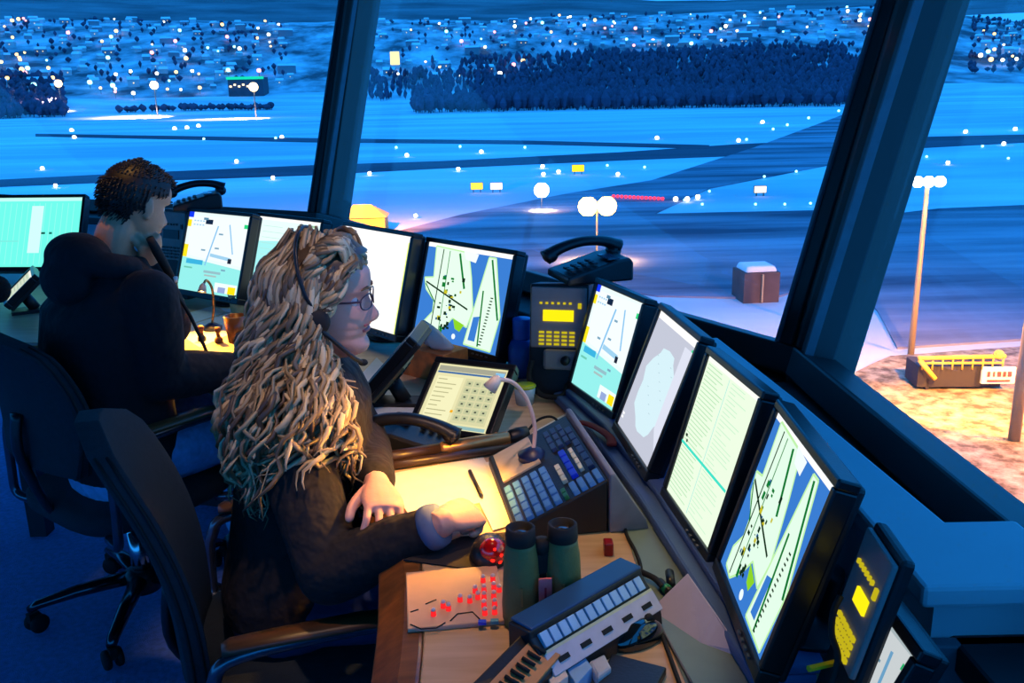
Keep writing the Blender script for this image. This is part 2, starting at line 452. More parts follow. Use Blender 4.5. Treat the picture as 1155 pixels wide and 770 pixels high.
steel_mast = mat('galvanised_mast', (170, 150, 120), 0.5, 0.3)
def spot(loc, target, power, color, angle=60, blend=0.6, size=0.3, parent=None, name='lamp_light'):
    l = bpy.data.lights.new(name, 'SPOT'); l.energy = power; l.color = color; l.spot_size = R(angle); l.spot_blend = blend; l.shadow_soft_size = size
    o = bpy.data.objects.new(name, l); COL.objects.link(o)
    o.location = loc
    o.rotation_euler = (Vector(target) - Vector(loc)).to_track_quat('-Z', 'Y').to_euler()
    return o
def mast(px, py_base, py_top, label, heads, kind, r0, power, col, name='floodlight_mast', tdir=None):
    b = U(px, py_base, GZ); d = b.y
    top = D(px, py_top, d); top = Vector((b.x, b.y, top.z)); h = top.z - b.z
    t = thing(name, label, 'lamp', b)
    mb = MB(); mb.lathe([(0.019 * h, 0), (0.016 * h, h * 0.5), (0.012 * h, h)], 10); mb.build('mast', steel_mast, t)
    mb = MB(); mb.tube([(-heads * r0 * 0.9, 0, h), (heads * r0 * 0.9, 0, h)], r0 * 0.25, 6); mb.build('crossbar', steel_mast, t)
    for k in range(heads):
        x = (k - (heads - 1) / 2) * r0 * 1.9
        mb = MB(); mb.lathe([(r0 * 0.3, r0 * 0.7), (r0 * 0.7, r0 * 0.4), (r0 * 0.8, 0)], 10, M=Matrix.Translation((x, -r0 * 0.2, h)))
        s = mb.build('lamp_housing', steel_mast, t)
        mb = MB(); mb.ball((x, -r0 * 0.45, h), r0, 0, 6); mb.build('bulb', glow(LAMP[kind][0], LAMP[kind][1] * 1.5), s)  # bulb enlarged to stand for its glow
    if power:
        spot(b + Vector((r0 * 1.5, -r0 * 6, h * 0.75)), b + Vector((0, 0, h * 0.45)), power * 0.12, (1, 0.42, 0.05), 120, 0.8, r0, name='mast_pole_fill')  # added spot with no lamp of its own, turns the pole orange
        o = spot(b + Vector((0, -r0 * 2, h - r0 * 1.5)), b + Vector(tdir or (0, -5, 0)), power, col, 110, 0.8, r0, name='mast_light')
    return t
warmL = (1.0, 0.52, 0.16)
mast(673, 292, 232, 'tall floodlight mast glowing orange beyond the black desk phone', 2, 'amber', 2.1, 6e4, warmL)
mast(611, 236, 214, 'floodlight mast with one blazing white lamp beyond the apron', 1, 'white', 2.3, 8e4, (1, 0.8, 0.6))
mast(1027, 402, 205, 'tall orange-lit floodlight mast seen in the right-hand window', 3, 'white', 0.75, 4e3, warmL)
mast(1143, 500, 150, 'lit mast standing at the far right edge of the right-hand window', 1, 'amber', 0.4, 6e3, warmL)
for px, py, pb in [(71, 94, 131), (178, 96, 132), (289, 98, 133)]:
    b = U(px, pb, GZ); hz = D(px, py, b.y).z - GZ
    t = thing('street_lamp', {71: 'high road lamp above the dark woods at far left', 178: 'high road lamp, middle one above the lit road', 289: 'high road lamp below the green-edged hall'}[px], 'lamp', b)
    mb = MB(); mb.lathe([(1.0, 0), (0.6, hz)], 8); mb.build('pole', lamp_pole, t)
    mb = MB(); mb.ball((0, 0, hz), 6.0, 0, 8); mb.build('bloom_ball', glow((255, 214, 150), 8), t)  # oversized ball stands for the bloom of the lamp
    p2 = U(px - 5, pb + 1, GZ)
    spot(b + Vector((0, -30, hz * 0.75)), (b.x - 10, b.y - 30, GZ), 3.0e6, (1, 0.72, 0.62), 125, 0.9, 2, name='road_light')

# ---- buildings near the field
hall_wall = mat('hall_cladding', (70, 74, 84), 0.7, var=0.2, scale=0.05)
b = on_terr(307, 1900)
t = thing('hall', 'dark hall with a glowing green roof edge below the far town', 'building', b, 0)
mb = MB(); mb.box((0, 0, 14), (66, 40, 36), 0); mb.build('hall_body', hall_wall, t)
mb = MB(); mb.box((0, -21, 31), (70, 2, 5), 0); mb.build('roof_edge_light', glow((20, 235, 190), 1.0), t)
mb = MB()
for k in range(6): mb.box((-28 + k * 8, -21, 16 + (k % 2) * 3), (4, 1, 3), 0)
mb.build('lit_window_row', glow((255, 225, 170), 3), t)
b = on_terr(462, 2250)
t = thing('lit_tower_block', 'bright yellow-lit block in the town behind the bare woods', 'building', b)
mb = MB(); mb.box((0, 0, 18), (24, 18, 40), 0); mb.build('block_body', wall_a, t)
mb = MB(); mb.box((0, -9.5, 22), (20, 0.6, 28), 0); mb.build('lit_front', glow((255, 230, 130), 2.5), t)

hut_wall = mat('hut_boards', (92, 74, 72), 0.8, var=0.2, scale=0.3)
p = U(856, 340, GZ); s = p.y / 1050
t = thing('equipment_hut', 'dark boxy hut with a snow-covered top on the pinkish snow', 'hut', p, 0.1)
mb = MB(); mb.box((0, 2, 17.5 * s), (42 * s, 6, 35 * s), 0); mb.box((0, -1.2, 17 * s), (0.3, 0.5, 33 * s), 1); mb.build('hut_body', [hut_wall, steel_mast], t)
mb = MB(); mb.box((0, 2, 38.5 * s), (38 * s, 5.4, 7 * s), 0, taper=0.86); mb.build('snow_cap', roof_snow, t, bevel=0.3)
# orange floodlit low building behind the left pillar
p = U(412, 262, GZ); s = p.y / 1050
t = thing('floodlit_shed', 'small shed flooded in orange light behind the white monitor', 'building', p)
glow_wall = mat('sodium_tinted_wall', (220, 170, 90), 0.8)  # part of the sodium light's orange is put into the wall colour
mb = MB(); mb.box((0, 3, 9 * s), (46 * s, 7, 18 * s), 0)
mb.build('shed_body', glow_wall, t)
mb = MB(); mb.add([(-25 * s, -1, 17 * s), (25 * s, -1, 17 * s), (25 * s, 7, 17 * s), (-25 * s, 7, 17 * s), (-14 * s, 3, 30 * s), (6 * s, 3, 30 * s)], [(0, 1, 5, 4), (2, 3, 4, 5), (0, 4, 3), (1, 2, 5), (3, 2, 1, 0)], 0)
mb.build('shed_roof', glow_wall, t)
spot(p + Vector((2, -14, 13)), p + Vector((0, 0, 4)), 1.6e5, (1, 0.28, 0.0), 100, 0.5, 0.5, name='shed_light')

# lit pier with a white sign in the right-hand window
p = U(1078, 441, GZ); s = p.y / 1050
t = thing('fuel_pier', 'orange-lit steel pier with handrail in the right-hand window', 'pier', p, -0.05)
rail_m = mat('amber_lit_rail', (255, 190, 70), 0.5)  # amber lamplight put into the rail colour
mb = MB(); mb.box((0, 1.5, 20 * s), (96 * s, 4, 26 * s), 0); mb.box((-36 * s, 1, 8 * s), (4 * s, 3, 20 * s), 0); mb.build('pier_body', mat('dark_steel_plate', (46, 44, 56), 0.7), t)
mb = MB()
mb.tube([(-52 * s, -1, 44 * s), (48 * s, -1, 46 * s)], 2.6 * s, 8)
mb.tube([(-46 * s, -1, 38 * s), (46 * s, -1, 38 * s)], 1.4 * s, 8)
for k in range(9): mb.tube([(-46 * s + k * 11.5 * s, -1, 30 * s), (-46 * s + k * 11.5 * s, -1, 45 * s)], 1.0 * s, 6)
mb.tube([(-50 * s, -1, 42 * s), (-32 * s, -1.5, 20 * s)], 3.0 * s, 8)
mb.ball((40 * s, -1, 48 * s), 6 * s, 0, 6)
mb.build('handrail', rail_m, t)
mb = MB(); mb.box((42 * s, -1.0, 23 * s), (38 * s, 0.4, 20 * s), 0)
sb = mb.build('sign_board', mat('white_sign', (236, 230, 228), 0.6), t)
mb = MB()
for k, w in enumerate((3, 2, 4, 3, 4)): mb.box((30 * s + k * 6 * s, -1.3, 25 * s), (w * s, 0.1, 6 * s), 0)
mb.box((42 * s, -1.3, 17 * s), (26 * s, 0.1, 2 * s), 0)
mb.build('sign_lettering', mat('red_sign_paint', (180, 60, 70), 0.6), sb)
spot(p + Vector((-6, -16, 16)), p + Vector((0, 0, 3)), 9e4, (1, 0.40, 0.04), 120, 0.6, 0.5, name='pier_light')
spot(p + Vector((18, -26, 22)), p + Vector((12, -22, 0)), 2.2e5, (1, 0.36, 0.03), 150, 0.6, 0.5, name='yard_light')
# pinkish glow of the tower's own forecourt lamps on the nearer snow
q = U(740, 365, GZ)
spot(q + Vector((0, -40, 34)), q, 3.2e3, (1, 0.40, 0.34), 130, 0.9, 1.0, name='forecourt_light')
q = U(980, 380, GZ)
spot(q + Vector((0, -20, 20)), q, 1.2e3, (1, 0.40, 0.28), 130, 0.9, 1.0, name='forecourt_light')
# ================================================================== ROOM
frame_m = mat('dark_window_frame', (34, 30, 30), 0.45, var=0.1, scale=8)
pillar_m = mat('grey_pillar', (88, 70, 64), 0.55, var=0.06, scale=6)
wall_m = mat('grey_console_wall', (186, 190, 196), 0.6, var=0.05, scale=6)
sill_m = mat('black_sill', (20, 21, 24), 0.6, var=0.15, scale=10)
ceil_m = mat('dark_ceiling', (46, 46, 50), 0.9)
pane_m = glass_mat('window_glass', (0.97, 0.98, 1.0), 0.035)
SILL = 0.85
P1 = U(363, 256, SILL); P2 = U(904, 426, SILL)
NF = 12
L = (P2 - P1).length
rad = L / (2 * math.sin(math.pi / NF)); apo = L / (2 * math.tan(math.pi / NF))
dm = (P2 - P1).normalized(); nout = Vector((-dm.y, dm.x, 0))
if nout.y < 0: nout = -nout
CEN = (P1 + P2) / 2 - nout * apo; CEN.z = 0
th1 = math.atan2(P1.y - CEN.y, P1.x - CEN.x)
LEAN = math.tan(R(15.5)); TOP = 3.0
def vert(k, z):
    r = rad + (LEAN * (z - SILL) if z > SILL else 0)
    a = th1 - k * 2 * math.pi / NF
    return Vector((CEN.x + r * math.cos(a), CEN.y + r * math.sin(a), z))
mb = MB(); mb.prism([(vert(k, 0).x, vert(k, 0).y) for k in range(NF)], -0.12, 0.0)
carpet = mat('blue_grey_carpet', (124, 158, 225), 0.95, var=0.2, scale=60, bump=0.6, bscale=400)
struct(mb.build('floor', carpet))
mb = MB(); mb.prism([(vert(k, TOP).x, vert(k, TOP).y) for k in range(NF)], TOP, TOP + 0.12)
struct(mb.build('ceiling', ceil_m))
SIDE = {-1: 'left', 0: 'front', 1: 'right', 2: 'near_right'}
for k in range(NF):
    kk = k if k < 7 else k - NF
    a, b = vert(k, 0), vert(k + 1, 0)
    mid = (a + b) / 2; out = (mid - Vector((CEN.x, CEN.y, 0))).normalized(); al = (b - a).normalized()
    M0 = Matrix(((al.x, out.x, 0, mid.x), (al.y, out.y, 0, mid.y), (0, 0, 1, 0), (0, 0, 0, 1)))
    nm = SIDE.get(kk, 'side')
    mb = MB(); mb.box((0, 0.06, SILL / 2), (L, 0.12, SILL), 0, M0)
    struct(mb.build('wall_' + nm, wall_m))
    if kk not in (-2, -1, 0, 1, 2):
        continue
    mb = MB(); mb.box((0, -0.07, SILL - 0.02), (L - 0.04, 0.2, 0.04), 0, M0)
    struct(mb.build('trim_sill', sill_m, bevel=0.006))
    # leaning window frame + pane
    A, B, Ct, Dt = vert(k, SILL), vert(k + 1, SILL), vert(k + 1, TOP), vert(k, TOP)
    upv = ((Ct + Dt) / 2 - (A + B) / 2); hh = upv.length; upn = upv.normalized()
    nrm = al.cross(upn).normalized()
    if nrm.dot(out) < 0: nrm = -nrm
    def P(s, t, o=0):       # s along 0..1, t up 0..1
        lo = A.lerp(B, s); hi = Dt.lerp(Ct, s); return lo.lerp(hi, t) + nrm * o
    fw = 0.06
    mb = MB()
    def bar(p0, p1, w, dp, side):
        d = (p1 - p0).normalized(); sd = side.normalized()
        pts = [p0 - nrm * dp / 2, p0 + sd * w - nrm * dp / 2, p0 + sd * w + nrm * dp / 2, p0 + nrm * dp / 2]
        q = [x + (p1 - p0) for x in pts]
        mb.add(pts + q, [(3, 2, 1, 0), (4, 5, 6, 7), (0, 1, 5, 4), (1, 2, 6, 5), (2, 3, 7, 6), (3, 0, 4, 7)], 0)
    e1 = 0.05 / L
    bar(P(0, 0), P(1, 0), 0.07, 0.09, upn)
    bar(P(0, 1), P(1, 1), 0.07, 0.09, -upn)
    pa, pb = P(e1 * 0.6, 0), P(e1 * 0.6, 1); bar(pa, pb, 0.036, 0.07, al)
    pa, pb = P(1 - e1 * 0.6, 0), P(1 - e1 * 0.6, 1); bar(pa, pb, 0.036, 0.07, -al)
    wo_ = struct(mb.build('window_%d' % (kk + 3), frame_m, bevel=0.006))
    mb = MB()
    for s in (0, 1):          # pale rubber gasket line next to the glass
        ss = e1 * 0.6 + 0.036 / L; ss = ss if s == 0 else 1 - ss
        pa, pb = P(ss, 0.02, -0.03), P(ss, 0.98, -0.03); bar(pa, pb, 0.007, 0.02, al if s == 0 else -al)
    mb.build('gasket', mat('grey_gasket', (92, 92, 102), 0.5), wo_)
    mb = MB(); i = e1 * 0.6 + 0.03 / L
    g = [P(i, 0.02, 0.01), P(1 - i, 0.02, 0.01), P(1 - i, 0.98, 0.01), P(i, 0.98, 0.01)]
    g2 = [x + nrm * 0.008 for x in g]
    mb.add(g + g2, [(3, 2, 1, 0), (4, 5, 6, 7), (0, 1, 5, 4), (1, 2, 6, 5), (2, 3, 7, 6), (3, 0, 4, 7)], 0)
    mb.build('pane', pane_m, wo_)
for k, nm in ((-1, 'far'), (0, 'left'), (1, 'right'), (2, 'near')):
    lo, hi = vert(k, SILL - 0.1), vert(k, TOP)
    rdir = (Vector((lo.x, lo.y, 0)) - Vector((CEN.x, CEN.y, 0))).normalized(); tdir = Vector((-rdir.y, rdir.x, 0))
    mb = MB(); rs = []; q_ = 0.07 if nm == 'left' else 0.038
    for p in (lo, hi):
        rs.append([p + rdir * 0.08 + tdir * (q_ + .01), p - rdir * 0.05 + tdir * q_, p - rdir * 0.065 + tdir * 0.0, p - rdir * 0.05 - tdir * q_, p + rdir * 0.08 - tdir * (q_ + .01)])
    mb.rings(rs, 0, False)
    struct(mb.build('trim_pillar_' + nm, pillar_m, bevel=0.004))

# ------------------------------------------------------------------ the console desk (one continuous worktop)
ZD = 0.75
front = [(-0.13, 0.7), (-0.135, 1.15), (-0.165, 1.45), (-0.20, 1.62), (-0.30, 1.85), (-0.46, 2.12), (-0.66, 2.38), (-0.86, 2.60), (-1.15, 2.80), (-1.6, 2.90), (-2.6, 2.95)]
back = [(-2.6, 4.25), (-1.8, 4.15), (-1.1, 3.66), (-0.5, 3.17), (-0.02, 2.78), (0.26, 2.42), (0.38, 2.0), (0.40, 1.4), (0.42, 0.7)]
t = thing('console_desk', 'curved control room desk with pale worktop and wood edge in shaded brown', 'desk', (0, 2.0, 0))
fr = [Vector((x, y, 0)) for x, y in front]
fr = catmull([fr[0]] + fr[1:], 4)
mb = MB(); mb.prism([(p.x, p.y) for p in fr] + back, ZD - 0.03, ZD)
mb.build('worktop', desk_wood, t, True, bevel=0.003)
mb = MB(); rs = []
for i, p in enumerate(fr):
    tg = (fr[min(i + 1, len(fr) - 1)] - fr[max(i - 1, 0)]).normalized(); nn = Vector((-tg.y, tg.x, 0))
    if i == 0: side = nn if nn.x < 0 else -nn
    if nn.dot(side) < 0: nn = -nn
    side = nn
    rs.append([p + Vector((0, 0, ZD + 0.001)), p + nn * 0.03 + Vector((0, 0, ZD - 0.002)), p + nn * 0.075 + Vector((0, 0, ZD - 0.035)), p + nn * 0.07 + Vector((0, 0, ZD - 0.06)), p + Vector((0, 0, ZD - 0.05))])
mb.rings(rs, 0, False); mb.build('wood_edge', edge_wood, t, True, bevel=0.006)
mb = MB()       # front apron / modesty panels set back beneath the top
ap = [p for p in fr]; n2 = len(ap)
in_ = []
for i, p in enumerate(ap):
    tg = (ap[min(i + 1, n2 - 1)] - ap[max(i - 1, 0)]).normalized(); nn = Vector((tg.y, -tg.x, 0))
    if nn.x < 0 and p.y < 2: nn = -nn
    if p.y >= 2 and nn.y < 0: nn = -nn
    in_.append(p + nn * 0.42)
mb.prism([(p.x, p.y) for p in in_[:-6]] + [(p.x + 0.03, p.y + 0.03) for p in in_[:-6]][::-1], 0.0, ZD - 0.035)
mb.build('modesty_panel', dark_plastic, t, True)
for x, y in ((-0.08, 0.85), (-0.55, 2.55), (-1.7, 3.05)):
    mb = MB(); mb.box((x, y, (ZD - 0.03) / 2), (0.06, 0.06, ZD - 0.03)); mb.build('leg', dark_plastic, t, True)
gb = [U(x, y, ZD) for x, y in ((648, 486), (694, 566), (720, 645), (790, 810), (900, 810), (760, 570), (700, 500))]
mb = MB(); mb.prism([(p.x, p.y) for p in gb], ZD - 0.001, ZD + 0.0012); mb.build('grey_inlay', mat('grey_green_laminate', (120, 142, 138), 0.45, var=0.04), t, True)
# raised monitor ledge along the right wing
ledge_m = mat('blue_grey_ledge', (70, 98, 150), 0.5, var=0.05)
t = thing('monitor_ledge', 'low blue-grey ledge carrying the right-hand row of monitors', 'ledge', (0.3, 1.5, ZD))
mb = MB(); mb.prism([(0.10, 2.22), (0.17, 1.95), (0.232, 1.60), (0.305, 1.05), (0.39, 1.05), (0.42, 2.0), (0.28, 2.36)], ZD, ZD + 0.022)
mb.build('ledge_plate', ledge_m, t, True, bevel=0.006)
mb = MB(); mb.prism([(0.13, 2.20), (0.20, 1.95), (0.262, 1.60), (0.325, 1.05), (0.40, 1.05), (0.43, 2.0), (0.28, 2.34)], ZD + 0.022, ZD + 0.036)
mb.build('ledge_step', ledge_m, t, True, bevel=0.004)

# cabinet behind the right-hand monitors, ending towards the camera
t = thing('equipment_cabinet', 'waist-high grey-blue cabinet run under the right-hand window', 'cabinet', (0.6, 1.3, 0))
ZC = 0.93
_a, _b = vert(1, 0), vert(2, 0)
def wx(y): return _a.x + (_b.x - _a.x) * (y - _a.y) / (_b.y - _a.y) - 0.012
print('WX', wx(1.06), wx(1.25), _a, _b)
q0 = U(1042, 662, ZC); q1 = U(1066, 587, ZC); q2 = U(884, 452, ZC); q3 = U(800, 380, ZC)
mb = MB()
mb.prism([(q0.x, q0.y), (wx(q0.y), q0.y), (wx(q1.y), q1.y), (q1.x, q1.y), (q2.x + 0.03, q2.y), (q3.x + 0.02, q3.y), (q3.x - 0.05, q3.y - 0.02), (q2.x - 0.03, q2.y - 0.1), (q0.x - 0.0, q0.y + 0.12)], ZC - 0.03, ZC)
mb.build('cabinet_top', wall_m, t, True, bevel=0.006)
mb = MB()
mb.prism([(q0.x + 0.025, q0.y + 0.02), (wx(q0.y) - .01, q0.y + 0.02), (wx(q1.y) - .01, q1.y - 0.02), (q1.x - 0.02, q1.y - 0.02), (q2.x + 0.0, q2.y), (q2.x - 0.02, q2.y - 0.1), (q0.x + 0.02, q0.y + 0.13)], 0.0, ZC - 0.03)
mb.build('carcass', wall_m, t, True)
mb = MB(); mb.box((0.60, q0.y + 0.008, 0.42), (0.20, 0.02, 0.86)); dr = mb.build('door', mat('slate_panel', (92, 92, 100), 0.5), t, True, bevel=0.003)
mb = MB(); mb.lathe([(0.006, 0), (0.006, 0.004), (0.003, 0.006)], 10, M=Matrix.Translation((0.53, q0.y - 0.003, 0.78)) @ Matrix.Rotation(R(90), 4, 'X')); mb.build('lock', rubber, dr, True)
# ================================================================== MONITORS
bez = mat('black_monitor_bezel', (16, 18, 22), 0.32, bump=0.03)
bez2 = mat('black_monitor_casing', (20, 21, 25), 0.5, bump=0.05)
class Screen:
    "flat display graphics in u (right), v (down) units on a w x h panel"
    def __init__(s, w, h, base, k=1.0):
        s.w, s.h, s.k = w, h, k; s.mb = MB(); s.mats = []; s.lv = 0
        s.rect(0, 0, 1, 1, base)
    def _mi(s, c):
        m = c if isinstance(c, bpy.types.Material) else glow(c, s.k)
        if m not in s.mats: s.mats.append(m)
        return s.mats.index(m)
    def poly(s, pts, c):
        s.lv += 1; y = -0.00005 * s.lv
        pts = [(min(1, max(0, u)), min(1, max(0, v))) for u, v in pts]
        a = sum(pts[i][0] * pts[(i + 1) % len(pts)][1] - pts[(i + 1) % len(pts)][0] * pts[i][1] for i in range(len(pts)))
        if a > 0: pts = pts[::-1]
        s.mb.add([((u - 0.5) * s.w, y, (0.5 - v) * s.h) for u, v in pts], [list(range(len(pts)))], s._mi(c))
    def rect(s, u0, v0, u1, v1, c): s.poly([(u0, v0), (u1, v0), (u1, v1), (u0, v1)], c)
    def line(s, pts, w, c):
        for (a, b), (p, q) in zip(pts, pts[1:]):
            dx, dy = (p - a) * s.w, (q - b) * s.h; L = math.hypot(dx, dy) or 1; nx, ny = -dy / L * w / 2 / s.w, dx / L * w / 2 / s.h
            s.poly([(a + nx, b + ny), (p + nx, q + ny), (p - nx, q - ny), (a - nx, b - ny)], c)
    def disc(s, u, v, r, c, n=14, sx=1.0):
        s.poly([(u + r * sx * math.cos(6.283 * i / n) / s.w, v + r * math.sin(6.283 * i / n) / s.h) for i in range(n)], c)
    def build(s, parent, M):
        mb = MB(); mb.add(s.mb.v, s.mb.f, 0, False, M); mb.m = s.mb.m
        return mb.build('screen', s.mats, parent)

def art_list(s):        # text list in pale green
    s.rect(0, 0, 1, 0.035, (250, 255, 245))
    rr = random.Random(3)
    for k in range(34):
        v = 0.05 + k * 0.027
        s.rect(0.03, v, 0.03 + rr.uniform(0.25, 0.42), v + 0.006, (176, 222, 176))
        s.rect(0.52, v, 0.52 + rr.uniform(0.1, 0.38), v + 0.006, (200, 238, 205))
    s.line([(0.5, 0.04), (0.5, 0.97)], 0.002, (150, 225, 220))
    s.line([(0.02, 0.62), (0.98, 0.62)], 0.005, (60, 225, 200))
    s.rect(0.06, 0.55, 0.1, 0.57, (40, 60, 40)); s.rect(0.1, 0.58, 0.13, 0.6, (40, 60, 40))
def art_radar(s):       # grey radar page
    s.rect(0, 0, 1, 0.06, (255, 255, 255))
    s.poly([(0.0, 0.06), (1, 0.06), (1, 1), (0, 1)], (196, 200, 216))
    pts = [(0.34 + 0.04 * math.sin(k * 2.1) + 0.36 * math.cos(k * 0.314), 0.55 + 0.34 * math.sin(k * 0.314)) for k in range(20)]
    s.poly([(u + 0.18, v) for u, v in pts], (214, 240, 248))
    s.poly([(0.78, 0.1), (0.98, 0.1), (0.98, 0.9), (0.8, 0.75)], (222, 226, 242))
    s.rect(0.02, 0.88, 0.07, 0.9, (255, 255, 255)); s.rect(0.02, 0.91, 0.07, 0.93, (255, 255, 255)); s.rect(0.93, 0.08, 0.99, 0.1, (60, 220, 150))
    for k in range(12): s.rect(0.3 + 0.04 * k, 0.3 + 0.05 * (k * 5 % 9), 0.33 + 0.04 * k, 0.305 + 0.05 * (k * 5 % 9), (170, 200, 210))
def art_layout(s):      # runway layout page
    s.poly([(0, 0.58), (1, 0.66), (1, 1), (0, 1)], (150, 240, 236))
    s.poly([(0.05, 0.05), (1, 0.02), (1, 0.62), (0.05, 0.55)], (244, 252, 255))
    s.rect(0, 0, 0.08, 0.07, (20, 60, 255)); s.rect(0, 0.1, 0.06, 0.19, (255, 230, 30)); s.rect(0, 0.42, 0.07, 0.58, (255, 232, 30)); s.rect(0.93, 0.1, 1, 0.15, (40, 215, 130))
    for k in range(8): s.rect(0.1 + 0.05 * (k % 4), 0.1 + 0.05 * (k // 4), 0.13 + 0.05 * (k % 4), 0.115 + 0.05 * (k // 4), (150, 205, 240))
    s.rect(0.3, 0.08, 0.42, 0.14, (20, 40, 70)); s.rect(0.26, 0.06, 0.34, 0.09, (90, 140, 170))
    s.line([(0.52, 0.15), (0.4, 0.66)], 0.007, (130, 195, 240)); s.line([(0.7, 0.12), (0.82, 0.48)], 0.006, (130, 195, 240))
    s.line([(0.46, 0.52), (0.8, 0.55)], 0.012, (160, 210, 240)); s.rect(0.76, 0.54, 0.82, 0.6, (30, 40, 60))
    s.rect(0.08, 0.6, 0.36, 0.66, (60, 180, 225)); s.rect(0.4, 0.72, 0.68, 0.75, (150, 190, 200)); s.rect(0.42, 0.77, 0.62, 0.79, (170, 190, 190))
    for u, v in ((0.55, 0.24), (0.3, 0.46), (0.52, 0.42), (0.68, 0.68)): s.rect(u, v, u + 0.07, v + 0.02, (120, 165, 190))
    s.rect(0.06, 0.7, 0.2, 0.72, (110, 200, 180)); s.rect(0.62, 0.85, 0.98, 0.97, (240, 255, 250)); s.rect(0.84, 0.88, 0.96, 0.97, (255, 230, 20)); s.rect(0.68, 0.9, 0.8, 0.97, (150, 170, 220))
def art_white(s):
    s.rect(0, 0, 1, 0.05, (255, 255, 255)); s.rect(0.97, 0.06, 1, 1, (235, 255, 120))
    for k in range(9): s.rect(0.06, 0.12 + k * 0.09, 0.5 + 0.04 * (k * 7 % 5), 0.125 + k * 0.09, (236, 240, 236))
def art_cyan(s):
    for k in range(16): s.rect(0.05 + k * 0.058, 0.08, 0.056 + k * 0.058, 0.96, (150, 250, 235))
    s.rect(0, 0, 1, 0.05, (190, 255, 240)); s.rect(0.5, 0.12, 0.62, 0.8, (205, 255, 245))
    s.rect(0.62, 0.5, 0.66, 0.53, (20, 90, 80)); s.rect(0.7, 0.5, 0.73, 0.53, (20, 110, 100)); s.rect(0.05, 0.62, 0.4, 0.64, (120, 230, 220))
def art_pale(s):
    s.rect(0, 0, 1, 0.04, (255, 255, 255)); s.poly([(0, 0.35), (0.55, 0.3), (0.4, 0.95), (0, 0.95)], (165, 240, 240))
    for k in range(10): s.rect(0.08, 0.12 + k * 0.08, 0.4 + 0.05 * (k * 3 % 7), 0.126 + k * 0.08, (180, 225, 215))
    s.rect(0.7, 0.05, 0.95, 0.08, (160, 200, 160))
def art_map(s):         # airport ground map, white-green shapes on blue
    G, LG, DK, OL = (12, 120, 50), (226, 255, 232), (16, 44, 26), (214, 255, 190)
    def shp(p): 
        s.poly(p, LG); s.line(p + [p[0]], 0.004, (190, 240, 170))
    s.rect(0, 0, 1, 0.045, (255, 255, 255))
    shp([(0.1, 0.03), (0.50, 0.05), (0.58, 0.3), (0.66, 0.62), (0.62, 0.8), (0.44, 0.74), (0.36, 0.86), (0.22, 0.98), (0.1, 0.96), (0.1, 0.84), (0.19, 0.72), (0.18, 0.6), (0.06, 0.5), (0.02, 0.38), (0.13, 0.36)])
    shp([(0.74, 0.06), (0.82, 0.06), (0.97, 0.62), (0.93, 0.98), (0.62, 0.97), (0.66, 0.66)])
    s.poly([(0.68, 0.68), (0.75, 0.66), (0.74, 0.92), (0.66, 0.92)], (58, 124, 208))
    s.poly([(0.44, 0.03), (0.62, 0.05), (0.6, 0.14), (0.48, 0.12)], (240, 250, 255))
    s.line([(0.2, 0.05), (0.2, 0.96)], 0.004, DK); s.line([(0.28, 0.06), (0.3, 0.9)], 0.003, G)
    s.line([(0.4, 0.07), (0.52, 0.42)], 0.008, G); s.line([(0.78, 0.08), (0.95, 0.66)], 0.007, G); s.line([(0.74, 0.4), (0.78, 0.96)], 0.006, G)
    s.line([(0.05, 0.42), (0.6, 0.62)], 0.005, DK); s.line([(0.05, 0.44), (0.2, 0.62)], 0.004, G)
    rr = random.Random(5)
    for k in range(42):
        u = rr.gauss(0.33, 0.06); v = rr.uniform(0.3, 0.86); a = rr.uniform(0.012, 0.04)
        s.rect(u, v, u + a, v + a * rr.uniform(0.5, 1.4), rr.choice([DK, DK, DK, G, (200, 190, 40), (40, 90, 150)]))
    for k in range(16):
        v = 0.45 + k * 0.032; s.rect(0.84 - k * 0.003, v, 0.87 - k * 0.003, v + 0.012, DK)
    s.poly([(0.46, 0.74), (0.6, 0.78), (0.56, 0.86), (0.5, 0.84)], (140, 210, 40)); s.disc(0.5, 0.92, 0.008, (235, 250, 255))

